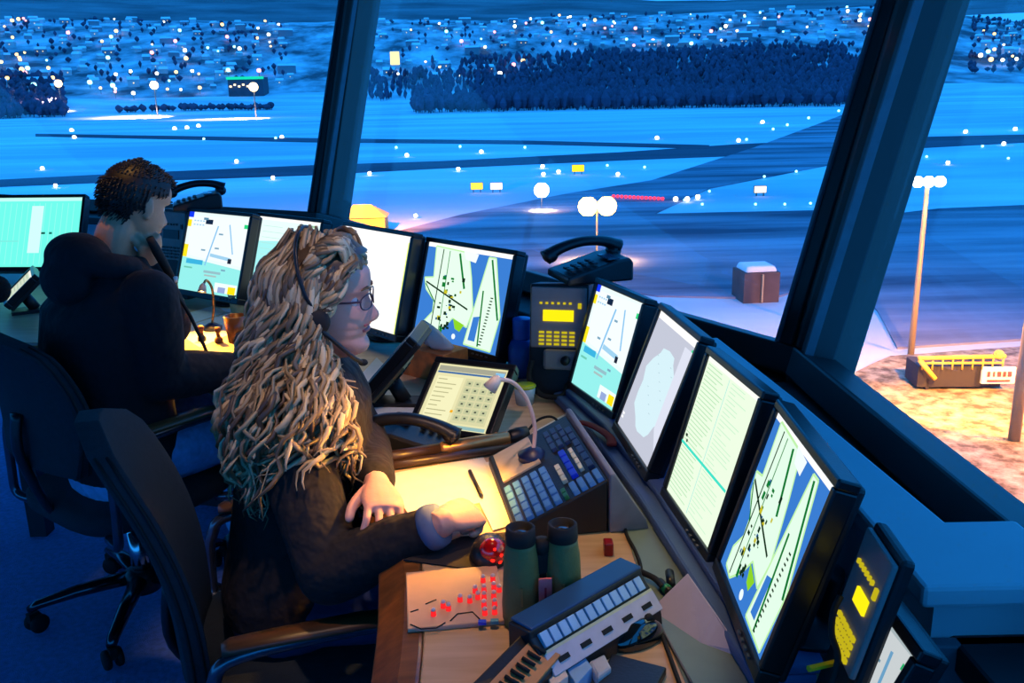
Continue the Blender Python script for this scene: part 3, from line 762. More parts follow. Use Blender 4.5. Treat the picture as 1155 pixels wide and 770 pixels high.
MON = {}
def monitor(key, pos, yaw, tilt, w, h, base, art, label, group=None, k=1.0, stand=True, thick=0.05, zbase=ZD, cat='monitor', name='monitor'):
    yaw, tilt = R(yaw), R(tilt)
    t = thing(name, label, cat, (pos[0], pos[1], zbase), yaw, group)
    M = Matrix.Translation((0, 0, pos[2] - zbase)) @ Matrix.Rotation(-tilt, 4, 'X')     # panel frame: -y to the viewer
    b = 0.014
    mb = MB(); fr_ = 0.008
    # bezel: four bars round the panel
    mb.box((0, thick * 0.25, h / 2 + b / 2), (w + 2 * b, thick * 0.5 + 0.012, b), 0, M); mb.box((0, thick * 0.25, -h / 2 - b / 2 - 0.004), (w + 2 * b, thick * 0.5 + 0.012, b + 0.008), 0, M)
    mb.box((-w / 2 - b / 2, thick * 0.25, 0), (b, thick * 0.5 + 0.012, h), 0, M); mb.box((w / 2 + b / 2, thick * 0.25, 0), (b, thick * 0.5 + 0.012, h), 0, M)
    mb.build('bezel', bez, t, bevel=0.003)
    s = Screen(w, h, base, k); art(s); s.build(t, M)
    mb = MB(); mb.box((0, thick * 0.55, -0.002), (w + 1.6 * b, thick * 0.8, h + 1.6 * b), 0, M)
    mb.box((0, thick * 1.25, -0.005), (w * 0.8, thick * 0.7, h * 0.8), 0, M, 0.9)
    mb.build('casing', bez2, t, bevel=0.006)
    mb = MB()
    for i in range(4): mb.box((w / 2 - 0.03 - i * 0.018, -0.009 + thick * 0.03, -h / 2 - b / 2 - 0.003), (0.008, 0.004, 0.004), 0, M)
    mb.build('button', grey_plastic, t)
    if stand:
        mb = MB(); mb.tube([M @ Vector((0, thick * 1.3, -h * 0.1)), (0, thick * 1.7 + 0.03, (pos[2] - zbase) * 0.5), (0, thick * 1.6 + 0.02, 0.012)], [0.022, 0.024, 0.026], 12, flat=0.6)
        mb.build('stand_neck', bez2, t)
        mb = MB(); mb.lathe([(0.001, 0), (0.085, 0), (0.085, 0.008), (0.03, 0.014), (0.001, 0.015)], 24, M=Matrix.Translation((0, thick * 1.6, 0.0))); mb.build('stand_foot', bez2, t)
    MON[key] = (t, M)
    return t
GL, GRR = 'left bank of monitors', 'right bank of monitors'
monitor('L0', (-2.047, 3.959, 0.952), -5.4, 25.9, 0.444, 0.306, (110, 250, 230), art_cyan, 'cyan-screened monitor behind the man in the hooded jacket', GL)
monitor('L1', (-1.084, 3.362, 0.946), -35.4, 18.9, 0.342, 0.292, (236, 252, 252), art_layout, 'monitor with a runway layout page between the man and the woman', GL, 0.95)
monitor('L2', (-0.822, 3.355, 0.935), -39.0, 16.9, 0.349, 0.265, (228, 252, 248), art_pale, 'pale-screened monitor half hidden behind the woman\'s blonde hair', GL)
monitor('L3', (-0.437, 2.833, 0.95), -47.3, 15.4, 0.350, 0.293, (255, 255, 250), art_white, 'blank white-screened monitor directly behind the woman\'s face', GL, 1.15)
monitor('L4', (-0.141, 2.585, 0.942), -45.5, 16.1, 0.355, 0.277, (58, 124, 208), art_map, 'monitor with a blue airport map behind the tilted touchscreen', GL)
ZL = ZD + 0.036
monitor('R1', (0.221, 2.119, 0.921), -70.1, 16.5, 0.235, 0.255, (236, 252, 252), art_layout, 'monitor with a runway layout page beside the radio rack', GRR, 0.95, zbase=ZL - 0.014, thick=0.04)
monitor('R2', (0.289, 1.793, 0.926), -83.3, 20.2, 0.257, 0.266, (200, 206, 220), art_radar, 'grey radar-screen monitor, second of the right-hand row from the radio rack', GRR, 0.95, zbase=ZL, thick=0.034)
monitor('R3', (0.329, 1.46, 0.925), -82.9, 15.9, 0.235, 0.262, (236, 255, 226), art_list, 'monitor with a pale green text list, third of the right-hand row', GRR, 0.95, zbase=ZL, thick=0.034)
monitor('R4', (0.351, 1.163, 0.925), -91.5, 17.1, 0.267, 0.257, (58, 124, 208), art_map, 'nearest large monitor, showing a blue airport map with green shapes', GRR, 0.95, zbase=ZL, thick=0.036)

# ------------------------------------------------------------------ small tilted touch panels
def art_calc(s):
    s.rect(0.02, 0.03, 0.98, 0.11, (170, 170, 150)); s.rect(0.02, 0.12, 0.98, 0.15, (60, 110, 170)); s.rect(0.84, 0.06, 0.97, 0.12, (140, 200, 240))
    s.rect(0.05, 0.2, 0.42, 0.92, (250, 246, 196)); s.rect(0.46, 0.2, 0.95, 0.9, (222, 218, 170))
    for k in range(9): s.rect(0.07, 0.24 + k * 0.07, 0.2 + 0.03 * (k * 5 % 6), 0.255 + k * 0.07, (190, 186, 140))
    for i in range(4):
        for j in range(6):
            s.rect(0.49 + i * 0.115, 0.24 + j * 0.108, 0.58 + i * 0.115, 0.32 + j * 0.108, (200, 204, 160)); s.rect(0.52 + i * 0.115, 0.265 + j * 0.108, 0.55 + i * 0.115, 0.29 + j * 0.108, (70, 80, 70))
    s.rect(0.835, 0.22, 0.94, 0.3, (255, 80, 40)); s.rect(0.42, 0.72, 0.46, 0.76, (250, 180, 20)); s.rect(0.02, 0.94, 0.98, 0.99, (150, 190, 190))
def art_page(s):
    s.rect(0, 0, 1, 0.1, (255, 255, 245)); 
    for k in range(6): s.rect(0.08, 0.16 + k * 0.13, 0.6 + 0.05 * (k * 3 % 6), 0.2 + k * 0.13, (180, 205, 180))
def panel(cpix, z, yaw, tilt, w, h, base, art, label, k=0.9, group=None, keys=False):
    c = U(cpix[0], cpix[1], z)
    t = thing('touch_panel', label, 'touchscreen', (c.x, c.y, ZD), R(yaw), group)
    M = Matrix.Translation((0, 0, c.z - ZD)) @ Matrix.Rotation(-R(tilt), 4, 'X')
    b = 0.016
    mb = MB()
    mb.box((0, 0.008, h / 2 + b / 2), (w + 2 * b, 0.026, b), 0, M); mb.box((0, 0.008, -h / 2 - b / 2), (w + 2 * b, 0.026, b), 0, M)
    mb.box((-w / 2 - b / 2, 0.008, 0), (b, 0.026, h), 0, M); mb.box((w / 2 + b / 2, 0.008, 0), (b, 0.026, h), 0, M); mb.build('bezel', bez, t, bevel=0.003)
    s = Screen(w, h, base, k); art(s); s.build(t, M)
    mb = MB(); mb.box((0, 0.02, 0), (w + 1.7 * b, 0.026, h + 1.7 * b), 0, M); mb.build('casing', bez2, t, bevel=0.004)
    mb = MB()
    lo = M @ Vector((0, 0.035, -h * 0.15))
    if keys:
        mb2 = MB(); mb2.box((0, 0.036, -h * 0.12), (w * 0.9, 0.008, h * 0.6), 0, M); kp = mb2.build('lamplit_rear_plate', mat('wood_and_lamplight_orange', (206, 140, 84), 0.5), t)  # plate's orange stands for warm lamplight on the underside
        for i in range(4):
            for j in range(3):
                mb2 = MB(); mb2.box((-w * 0.33 + i * w * 0.22, 0.042, -h * 0.3 + j * h * 0.17), (w * 0.13, 0.006, h * 0.1), 0, M); mb2.build('rear_key', rubber, kp)
    mb.tube([lo, (0, lo.y + 0.03, 0.01)], 0.02, 8); mb.box((0, lo.y + 0.01, 0.006), (w * 0.5, 0.12, 0.012)); mb.build('stand', bez2, t)
    return t
panel((521, 448), 0.832, -24, 51, 0.178, 0.172, (238, 232, 180), art_calc, 'black-framed touchscreen with a keypad page tilted up behind the telephone')
panel((438, 408), 0.86, -96, 42, 0.13, 0.20, (240, 238, 170), art_page, 'touchscreen seen nearly edge-on in front of the woman\'s chin', keys=True)
panel((22, 322), 0.85, -62, 48, 0.17, 0.12, (215, 228, 205), art_page, 'touchscreen tilted up on the desk behind the man\'s back')

# ------------------------------------------------------------------ radio racks
disp = glow((255, 236, 20), 1.0, 'yellow_display'); keylit = glow((214, 196, 30), 0.75, 'lit_keys')
rack_m = mat('taupe_radio_front', (150, 132, 130), 0.5, var=0.06)
def radio(loc, yaw, w, h, dp, label, tilt=12, phone=None, lower=True, lit=True, ds=1.0):
    t = thing('radio_rack', label, 'radio', loc, yaw)
    M = Matrix.Rotation(-R(tilt), 4, 'X')
    mb = MB(); mb.box((0, dp / 2, h / 2), (w, dp, h), 0, M); mb.build('cabinet', bez2, t, bevel=0.005)
    mb = MB(); mb.box((0, -0.004, h * 0.70), (w * 0.94, 0.008, h * 0.54), 0, M); mb.build('front_plate', rack_m, t, bevel=0.003)
    mb = MB(); mb.box(((1 - ds) * w * 0.3, -0.0095, h * 0.72), (w * 0.52 * ds, 0.004, h * 0.1 * ds), 0, M); mb.build('display', disp if lit else black_plastic, t)
    def kk_(c, sz):
        mb = MB(); mb.box(c, sz, 0, M); mb.build('lit_key' if lit else 'key', keylit if lit else dark_plastic, t)
    for i in range(6): kk_((-w * 0.3 + i * w * 0.1, -0.0095, h * 0.83), (w * 0.045, 0.004, h * 0.02))
    kk_((w * 0.36, -0.0095, h * 0.81), (w * 0.06, 0.004, h * 0.05))
    for i in range(5):
        for j in range(4): kk_((-w * 0.28 + i * w * 0.13, -0.0095, h * 0.57 - j * h * 0.035), (w * 0.09, 0.004, h * 0.02))
    if lower:
        mb = MB(); mb.box((0.01, -0.012, h * 0.33), (w * 0.6, 0.03, h * 0.18), 0, M); cr = mb.build('handset_cradle', rack_m, t, bevel=0.008)
        mb = MB(); mb.lathe([(0.001, 0), (0.012, 0), (0.012, 0.01), (0.001, 0.012)], 14, M=M @ Matrix.Translation((w * 0.16, -0.028, h * 0.33)) @ Matrix.Rotation(R(90), 4, 'X')); mb.build('cradle_knob', black_plastic, cr)
        mb = MB()
        pts = [M @ Vector((-w * 0.42, -0.02, h * 0.32)), M @ Vector((-w * 0.45, -0.03, h * 0.16)), Vector((-w * 0.2, -0.06, 0.02)), Vector((w * 0.15, -0.06, 0.02)), M @ Vector((w * 0.2, -0.03, h * 0.12))]
        mb.tube(catmull(pts, 6), 0.007, 8); mb.build('coiled_cord', rubber, t)
    return t
def phone(loc, yaw, label, s=1.0, lift=True):
    t = thing('desk_telephone', label, 'telephone', loc, yaw)
    mb = MB()
    rs = []
    for y, z0, z1 in ((-0.10, 0, 0.022), (-0.03, 0, 0.04), (0.05, 0, 0.062), (0.09, 0, 0.066), (0.10, 0.0, 0.05)):
        rs.append([(-0.085 * s, y * s, z0), (0.085 * s, y * s, z0), (0.085 * s, y * s, z1 * s), (-0.085 * s, y * s, z1 * s)])
    mb.rings(rs, 0, False); mb.build('phone_base', black_plastic, t, bevel=0.006)
    mb = MB()
    a = math.atan2(0.018, 0.07)
    for i in range(3):
        for j in range(4):
            y = -0.075 + j * 0.022; mb.box(((0.005 + i * 0.025) * s, y * s, (0.036 + (y + 0.075) * 0.26) * s), (0.017 * s, 0.014 * s, 0.006))
    mb.build('keypad', dark_plastic, t, bevel=0.001)
    mb = MB(); mb.box((0.03 * s, 0.045 * s, 0.064 * s), (0.08 * s, 0.035 * s, 0.004)); mb.build('phone_display', mat('grey_blue_lcd', (70, 90, 110), 0.15), t)
    mb = MB(); path = catmull([(-0.058 * s, -0.115 * s, 0.058 * s), (-0.058 * s, -0.07 * s, 0.082 * s), (-0.058 * s, 0.0, 0.098 * s), (-0.058 * s, 0.07 * s, 0.094 * s), (-0.058 * s, 0.115 * s, 0.076 * s)], 4)
    rr = [0.02 + 0.010 * (abs(i / (len(path) - 1) - 0.5) * 2) ** 3 for i in range(len(path))]
    mb.tube(path, [r * s for r in rr], 12, flat=0.75)
    for y in (-0.1, 0.1): mb.ball((-0.058 * s, y * s, 0.064 * s), (0.026 * s, 0.024 * s, 0.022 * s), 0, 8)
    mb.build('handset', black_plastic, t)
    return t
pr = U(641, 447, ZD)
radio((pr.x - 0.028, pr.y + 0.01, ZD), R(-12), 0.150, 0.285, 0.13, 'tall radio rack with a yellow display between the two banks of monitors', 10)
phone((pr.x + 0.065, pr.y + 0.13, ZD + 0.28), R(-72), 'black desk telephone resting on top of the radio rack', 0.9)
pr2 = U(203, 344, ZD)
radio((pr2.x - 0.07, pr2.y + 0.13, ZD), R(-30), 0.16, 0.34, 0.14, 'grey radio rack behind the man\'s raised hand', 8, lower=False, lit=False)
phone((pr2.x + 0.04, pr2.y + 0.2, ZD + 0.335), R(-72), 'black desk telephone on the radio rack beside the man\'s head', 0.9)
pr3 = D(962, 715, 0.98)
radio((0.354, 0.955, ZD), R(-94), 0.10, 0.275, 0.016, 'radio rack with a yellow display behind the nearest map monitor', 14, lower=False, ds=0.68)
t = panel((970, 770), 0.84, -90, 24, 0.11, 0.16, (205, 222, 226), art_layout, 'pale touchscreen cut off by the lower right corner of the picture', 0.6)

# ------------------------------------------------------------------ telephone, torch, papers in front of the woman
pp = U(458, 510, ZD)
phone((pp.x + 0.03, pp.y + 0.03, ZD), R(78), 'black desk telephone lying on the papers below the tilted touchscreen', 0.85)
t = thing('torch', 'long brown metal torch lying across the yellow-lit papers', 'torch', U(500, 520, ZD + 0.02))
brass = mat('bronze_metal', (206, 150, 90), 0.3, 0.7)
a, b = U(436, 516, ZD + 0.022), U(596, 490, ZD + 0.022)
dv = (b - a)
mb = MB(); mb.tube([a + dv * 0.36, a + dv * 0.38, a + dv * 0.84, a + dv * 0.86], [0.013, 0.0155, 0.0155, 0.013], 14); mb.build('barrel', brass, t, True)
mb = MB(); mb.tube([a + dv * 0.85, a + dv * 0.87, a + dv * 0.92, a + dv * 0.99], [0.013, 0.017, 0.020, 0.020], 14); mb.build('torch_head', black_plastic, t, True)
mb = MB(); mb.tube([a, a + dv * 0.02, a + dv * 0.36], [0.011, 0.0135, 0.0135], 14); mb.build('handle', mat('dark_brown_plastic', (54, 36, 24), 0.35), t, True)
t = thing('light_wand', 'slim dark wand lying in front of the bronze torch', 'wand', U(500, 528, ZD + 0.012))
a, b = U(416, 528, ZD + 0.012), U(588, 503, ZD + 0.012); dv = b - a
mb = MB(); mb.tube([a, a + dv * 0.3, a + dv], [0.008, 0.010, 0.009], 10); mb.build('wand_body', mat('dark_brown_plastic', (54, 36, 24), 0.35), t, True)
def sheet(px, label, name='paper_sheet', m=None, z=ZD, group=None, dz=0.0015):
    ps = [U(x, y, z + 0.001) for x, y in px]; c = sum(ps, Vector()) / len(ps); c.z = z
    mb = MB(); mb.prism([(p.x - c.x, p.y - c.y) for p in ps], 0.0005, dz)
    o = mb.build(name, m or paper); o.location = c
    tag(o, label, 'paper', group); return o
sheet([(430, 536), (545, 515), (570, 560), (465, 585)], 'broad sheet of paper under the warm desk light')
sheet([(547, 522), (592, 508), (605, 545), (560, 556)], 'small paper strip beside the blue lamp base', z=ZD + 0.001)
sheet([(540, 566), (562, 556), (583, 590), (556, 598)], 'white notepad page left of the blue-keyed panel', z=ZD + 0.002)
sheet([(400, 462), (468, 455), (466, 470), (405, 480)], 'sheet of paper peeping out behind the telephone', z=ZD + 0.001)
sheet([(392, 440), (425, 404), (446, 424), (412, 458)], 'crumpled pale paper glowing below the woman\'s chin', z=ZD + 0.002, dz=0.004)
sheet([(600, 488), (640, 465), (662, 480), (612, 510)], 'cream note lying behind the blue-keyed panel')
# stapled booklet of white pages by the keypad
t = thing('pen', 'black pen on the warm-lit paper', 'pen', U(535, 548, ZD + 0.006))
a, b = U(530, 531, ZD + 0.006), U(543, 558, ZD + 0.006)
mb = MB(); mb.tube([a, b], 0.004, 8); mb.tube([b, b + (b - a) * 0.12], [0.004, 0.001], 8); mb.build('barrel', black_plastic, t, True)
t = thing('pencil', 'yellow pencil lying below the nearest map monitor', 'pencil', U(928, 751, ZD + 0.005))
a, b = D(912, 754, 0.93), D(946, 746, 0.95)
mb = MB(); mb.tube([a, b], 0.004, 6, smooth=False); mb.build('shaft', mat('yellow_paint', (220, 190, 30), 0.4), t, True)
mb = MB(); mb.tube([b, b + (b - a) * 0.18], [0.004, 0.0007], 6, smooth=False); mb.build('tip', mat('bare_wood', (200, 160, 110), 0.7), t, True)

# gooseneck lamps
def gooseneck(loc, pts, label, power, head_dir, col, neck_m, cone=115):
    t = thing('gooseneck_lamp', label, 'lamp', loc)
    mb = MB(); mb.lathe([(0.001, 0), (0.03, 0), (0.032, 0.012), (0.012, 0.024), (0.001, 0.026)], 20); mb.build('base', mat('navy_plastic', (24, 36, 78), 0.4), t)
    path = catmull(pts, 8)
    mb = MB(); mb.tube(path, 0.0042, 8); mb.build('neck', neck_m, t, True)
    e = path[-1]; d = Vector(head_dir).normalized()
    Mh = frame(e, d.orthogonal(), d.cross(d.orthogonal()))
    mb = MB(); mb.lathe([(0.004, -0.008), (0.010, 0.0), (0.014, 0.022), (0.013, 0.022), (0.009, 0.004)], 14, M=Mh); hd = mb.build('lamp_head', mat('warm_white_metal', (220, 200, 180), 0.4), t, True)
    mb = MB(); mb.ball(e + d * 0.014, 0.007, 0, 6); mb.build('bulb', glow((255, 220, 140), 14), hd, True)
    l = spot(e + d * 0.026, e + d, power, col, cone, 0.6, 0.012, name='gooseneck_light')
    return t
WARM = (1.0, 0.44, 0.035)
g0 = U(602, 518, ZD + 0.05)
gooseneck((g0.x, g0.y, ZD + 0.05), [g0 + Vector((0, 0, 0.02)), D(603, 480, g0.y + 0.01), D(594, 450, g0.y + 0.0), D(578, 431, g0.y - 0.04), D(560, 428, g0.y - 0.09)], 'pale gooseneck lamp arching over the papers beside the touchscreen', 9.5, (-0.62, -0.12, -0.78), WARM, mat('pale_pink_neck', (226, 186, 172), 0.35), 122)
g1 = U(240, 372, ZD)
gooseneck((g1.x, g1.y, ZD), [g1 + Vector((0, 0, 0.02)), D(241, 345, g1.y), D(239, 325, g1.y - 0.02), D(233, 316, g1.y - 0.06), D(229, 322, g1.y - 0.09)], 'bronze gooseneck lamp shining on the man\'s paperwork', 18.0, (-0.1, -0.5, -0.85), WARM, brass, 130)
t = thing('clip', 'dark blue curved clip beside the gooseneck lamp', 'clip', U(590, 530, ZD))
c0 = U(590, 528, ZD)
mb = MB(); mb.tube(catmull([c0 + Vector((-0.015, 0.02, 0.012)), c0 + Vector((-0.02, -0.005, 0.012)), c0 + Vector((0.0, -0.02, 0.012)), c0 + Vector((0.025, -0.018, 0.012))], 6), 0.0105, 10); mb.build('clip_body', mat('navy_plastic', (24, 36, 78), 0.4), t, True)

# ------------------------------------------------------------------ blue-keyed panel
key_blue = mat('pale_blue_key', (84, 142, 206), 0.4, var=0.05); key_dk = mat('dark_blue_key', (40, 58, 96), 0.4); key_vivid = mat('vivid_blue_key', (24, 60, 230), 0.4); key_wh = mat('ivory_key', (225, 220, 190), 0.45)
a = U(582, 598, ZD + 0.02); bk = U(551, 515, ZD + 0.02)
ey = bk - a; dpt = ey.length; ex = Vector((ey.y, -ey.x, 0)).normalized(); w = 0.165; RISE = 0.080
t = thing('key_panel', 'blue-keyed control panel sloping up between the binoculars and the right-hand monitors', 'control panel', (a.x, a.y, ZD))
Mx = frame((a.x, a.y, ZD), ex, ey)
def top(x): return 0.020 + RISE * x / w
TS = Matrix.Rotation(-math.atan2(RISE, w), 4, 'Y')
mb = MB(); mb.rings([[(0, y, 0), (w, y, 0), (w, y, top(w)), (0, y, top(0))] for y in (0, dpt)], 0, False, M=Mx); mb.build('panel_body', black_plastic, t, True, bevel=0.003)
def keyblk(nm, m, x0, y0, nx, ny, kw, kd, g, bevel=0.0015, hgt=0.009):
    for i in range(nx):
        for j in range(ny):
            x = x0 + i * (kw + g) + kw / 2; y = y0 + j * (kd + g) + kd / 2
            mb = MB(); mb.box((0, 0, hgt / 2 - 0.001), (kw, kd, hgt), 0, Mx @ Matrix.Translation((x, y, top(x))) @ TS, 0.9)
            mb.build(nm, m, t, True, bevel=bevel)
keyblk('key', key_blue, w * 0.03, dpt * 0.02, 5, 5, w * 0.088, dpt * 0.085, w * 0.014)
keyblk('key', key_blue, w * 0.64, dpt * 0.015, 4, 1, w * 0.075, dpt * 0.13, w * 0.012)
keyblk('key', key_vivid, w * 0.70, dpt * 0.19, 1, 4, w * 0.085, dpt * 0.085, w * 0.01)
keyblk('key', key_wh, w * 0.60, dpt * 0.19, 1, 3, w * 0.065, dpt * 0.07, w * 0.01)
keyblk('key', key_wh, w * 0.81, dpt * 0.22, 1, 4, w * 0.055, dpt * 0.07, w * 0.01)
keyblk('key', key_dk, w * 0.89, dpt * 0.19, 1, 6, w * 0.08, dpt * 0.095, w * 0.01)
keyblk('key', key_dk, w * 0.66, dpt * 0.60, 3, 3, w * 0.07, dpt * 0.09, w * 0.01)
keyblk('indicator_key', mat('green_key', (40, 120, 70), 0.4), w * 0.545, dpt * 0.02, 1, 2, w * 0.055, dpt * 0.05, w * 0.01)
mb = MB(); mb.box((0, 0, 0.001), (w * 0.5, dpt * 0.4, 0.006), 0, Mx @ Matrix.Translation((w * 0.28, dpt * 0.76, top(w * 0.28))) @ TS); mb.build('blank_plate', mat('pale_plate', (200, 180, 150), 0.5), t, True, bevel=0.001)
mb = MB(); mb.rings([[(w + 0.002, y, 0), (w + 0.075, y, 0), (w + 0.070, y, 0.02), (w + 0.012, y, 0.112), (w + 0.002, y, 0.112)] for y in (-0.005, dpt * 1.02)], 0, False, M=Mx); mb.build('back_plate', mat('mauve_grey_plate', (128, 124, 136), 0.5), t, True, bevel=0.003)

# red strap
t = thing('strap', 'dark red strap crumpled beside the grey plate of the blue-keyed panel', 'strap', U(675, 486, ZD + 0.03))
mb = MB(); mb.tube(catmull([U(638, 477, ZD + 0.02), U(655, 476, ZD + 0.035), U(672, 482, ZD + 0.035), U(688, 493, ZD + 0.035), U(690, 502, ZD + 0.033)], 6), 0.011, 8, flat=0.35); mb.build('webbing', mat('dark_red_webbing', (120, 26, 34), 0.8), t, True)

# ------------------------------------------------------------------ binoculars
bino = mat('olive_rubber_armour', (122, 116, 66), 0.6, bump=0.15)
p0 = U(612, 697, ZD)
t = thing('binoculars', 'olive binoculars standing upright beside the red-topped trackball', 'binoculars', (p0.x, p0.y, ZD), R(8))
HB = 0.15
for s in (-1, 1):
    M = Matrix.Translation((s * 0.031, 0, 0))
    mb = MB(); mb.lathe([(0.001, 0), (0.0285, 0), (0.0295, 0.03), (0.027, 0.07), (0.0255, 0.105), (0.0225, 0.122), (0.022, 0.128)], 24, M=M); br = mb.build('barrel', bino, t)
    mb = MB(); mb.lathe([(0.0215, 0.127), (0.0225, 0.13), (0.0215, 0.152), (0.017, 0.153), (0.0155, 0.144), (0.001, 0.142)], 24, M=M); mb.build('eyecup', rubber, br)
    mb = MB(); mb.lathe([(0.0152, 0.1435), (0.010, 0.146), (0.001, 0.147)], 18, M=M); mb.build('lens', mat('coated_lens', (60, 48, 44), 0.08, coat=1.0), br)
    mb = MB(); mb.box((s * 0.031 - 0.004, -0.0286, 0.055), (0.003, 0.002, 0.03)); mb.build('gold_mark', mat('gold_lettering', (190, 160, 100), 0.4, 0.6), br)
mb = MB(); mb.lathe([(0.001, 0.035), (0.009, 0.035), (0.009, 0.108), (0.012, 0.112), (0.012, 0.13), (0.001, 0.132)], 18); mb.box((0, 0, 0.095), (0.05, 0.018, 0.03)); mb.box((0, 0, 0.05), (0.045, 0.014, 0.016)); mb.build('hinge_bridge', rubber, t)
mb = MB(); mb.box((0, -0.026, 0.050), (0.019, 0.004, 0.062)); st = mb.build('tag', mat('pink_red_tag', (226, 120, 128), 0.5), t)
mb = MB(); mb.box((0, -0.0285, 0.047), (0.003, 0.001, 0.04)); mb.build('tag_stripe', mat('red_stripe', (190, 40, 60), 0.5), st)

# trackball with glowing red ball
p0 = U(552, 641, ZD)
t = thing('trackball', 'black trackball glowing red beside the olive binoculars', 'trackball', (p0.x, p0.y + 0.035, ZD))
mb = MB(); mb.ball((0, 0, 0.008), (0.032, 0.042, 0.034), 0, 12); mb.lathe([(0.001, 0), (0.033, 0), (0.034, 0.008), (0.03, 0.014)], 24); mb.build('housing', black_plastic, t)
mb = MB(); mb.ball((0.006, -0.018, 0.022), 0.024, 0, 10); bl = mb.build('ball', mat('red_ball', (200, 12, 14), 0.12, coat=1.0), t)
mb = MB()
for x, z in ((-0.010, 0.026), (0.004, 0.034), (0.016, 0.024), (0.0, 0.018), (-0.012, 0.012), (0.014, 0.012)): mb.ball((0.006 + x * 0.8, -0.0395 + abs(x) * 0.25 + abs(z - 0.02) * 0.3, z), 0.0042, 0, 5)
mb.build('red_light', glow((255, 30, 20), 2.5), bl)

# mosaic board with red lamp studs
a, b, c = U(460, 714, ZD), U(574, 704, ZD), U(456, 650, ZD)
t = thing('lamp_board', 'tan mosaic board of small red lamp studs on the desk corner', 'board', (a.x, a.y, ZD))
ex, ey = b - a, c - a; w = ex.length; Mx = frame(a, ex, ey); dp = (ey - ex.normalized() * ey.dot(ex.normalized())).length
mb = MB(); mb.box((w / 2, dp / 2, 0.004), (w, dp, 0.008), 0, Mx); mb.build('board_plate', mat('tan_board', (214, 168, 140), 0.5, var=0.06), t, True, bevel=0.002)
stud_m = glow((255, 40, 44), 0.9); glint_m = mat('pale_stud_glint', (250, 220, 215), 0.3)
SP = [(489, 691), (500, 682), (506, 685), (519, 675), (530, 676), (536, 665), (539, 672), (545, 653), (546, 664), (546, 672), (546, 681), (547, 690), (556, 652), (557, 661), (557, 671), (558, 680), (558, 689), (563, 664), (570, 687)]
for x, y in SP:
    q = U(x, y + 3, ZD + 0.008)
    mb = MB(); mb.lathe([(0.001, 0), (0.0042, 0), (0.0036, 0.008), (0.001, 0.0082)], 10, M=Matrix.Translation(q)); sdo = mb.build('lamp_stud', stud_m, t, True)
    mb = MB(); mb.ball(q + Vector((0, 0, 0.010)), 0.0036, 0, 5); mb.build('stud_highlight', glint_m, sdo, True)  # pale ball paints the white highlight on top of the stud
mb = MB()
for pl in ([(463, 704), (475, 709), (492, 708), (502, 702)], [(508, 700), (516, 692), (533, 690), (541, 698)], [(480, 681), (492, 676)], [(463, 690), (472, 687)]):
    mb.tube([U(x, y, ZD + 0.0085) for x, y in pl], 0.0012, 5)
mb.build('track_line', rubber, t, True)
for x, y, m in ((544, 703, key_vivid), (558, 702, mat('teal_key', (60, 150, 170), 0.4))):
    q = U(x, y, ZD + 0.008); mb = MB(); mb.box((q.x, q.y, q.z + 0.002), (0.012, 0.008, 0.006)); mb.build('push_button', m, t, True, bevel=0.001)

# ------------------------------------------------------------------ intercom console at the bottom
ZI = ZD + 0.075
a, b = U(592, 708, ZI), U(716, 638, ZI); ex = b - a; w = ex.length; ey = Vector((-ex.y, ex.x, 0)).normalized()
t = thing('intercom_console', 'black intercom console with a blue lid and a row of white keys at the bottom', 'console', (a.x, a.y, ZD))
Mx = frame((a.x, a.y, ZD), ex, ey)      # x along the strip, +y away from its user, origin at left end of lid's middle
prof = [(0.028, 0), (0.028, 0.074), (-0.012, 0.076), (-0.015, 0.066), (-0.029, 0.052), (-0.032, 0.046), (-0.050, 0.024), (-0.052, 0.016), (-0.054, 0)]
TQ = Matrix.Rotation(R(48), 4, 'X')
mb = MB(); mb.rings([[(-0.004, y, z) for y, z in prof], [(w, y, z) for y, z in prof]], 0, False, M=Mx); mb.build('console_body', black_plastic, t, True, bevel=0.002)
mb = MB(); mb.box((w / 2, 0.008, 0.077), (w, 0.040, 0.005), 0, Mx); mb.build('lid', mat('navy_lid', (30, 78, 122), 0.4, var=0.05), t, True, bevel=0.002)
for k in range(12):
    mb = MB(); mb.box((0, 0, 0), (w * 0.062, 0.02, 0.008), 0, Mx @ Matrix.Translation((w * (0.04 + k * 0.077) + 0.006, -0.0225, 0.0615)) @ TQ); mb.build('key', mat('pale_blue_white_key', (160, 200, 232), 0.4), t, True, bevel=0.001)
mb = MB(); mb.box((0, 0, 0), (w * 0.98, 0.004, 0.006), 0, Mx @ Matrix.Translation((w / 2, -0.0315, 0.049)) @ TQ); mb.build('label_strip', mat('cream_strip', (220, 214, 170), 0.5), t, True)
mb = MB(); mb.box((0, 0, 0), (w * 0.99, 0.03, 0.006), 0, Mx @ Matrix.Translation((w / 2, -0.0425, 0.0365)) @ TQ); lp = mb.build('slot_plate', mat('pinkish_grey_plate', (206, 196, 206), 0.45), t, True, bevel=0.001)
mb = MB()
for k in range(5): mb.box((0, 0, 0.0035), (w * 0.085, 0.007, 0.002), 0, Mx @ Matrix.Translation((w * (0.12 + k * 0.19), -0.0425, 0.0365)) @ TQ)
mb.build('slot', rubber, lp, True)
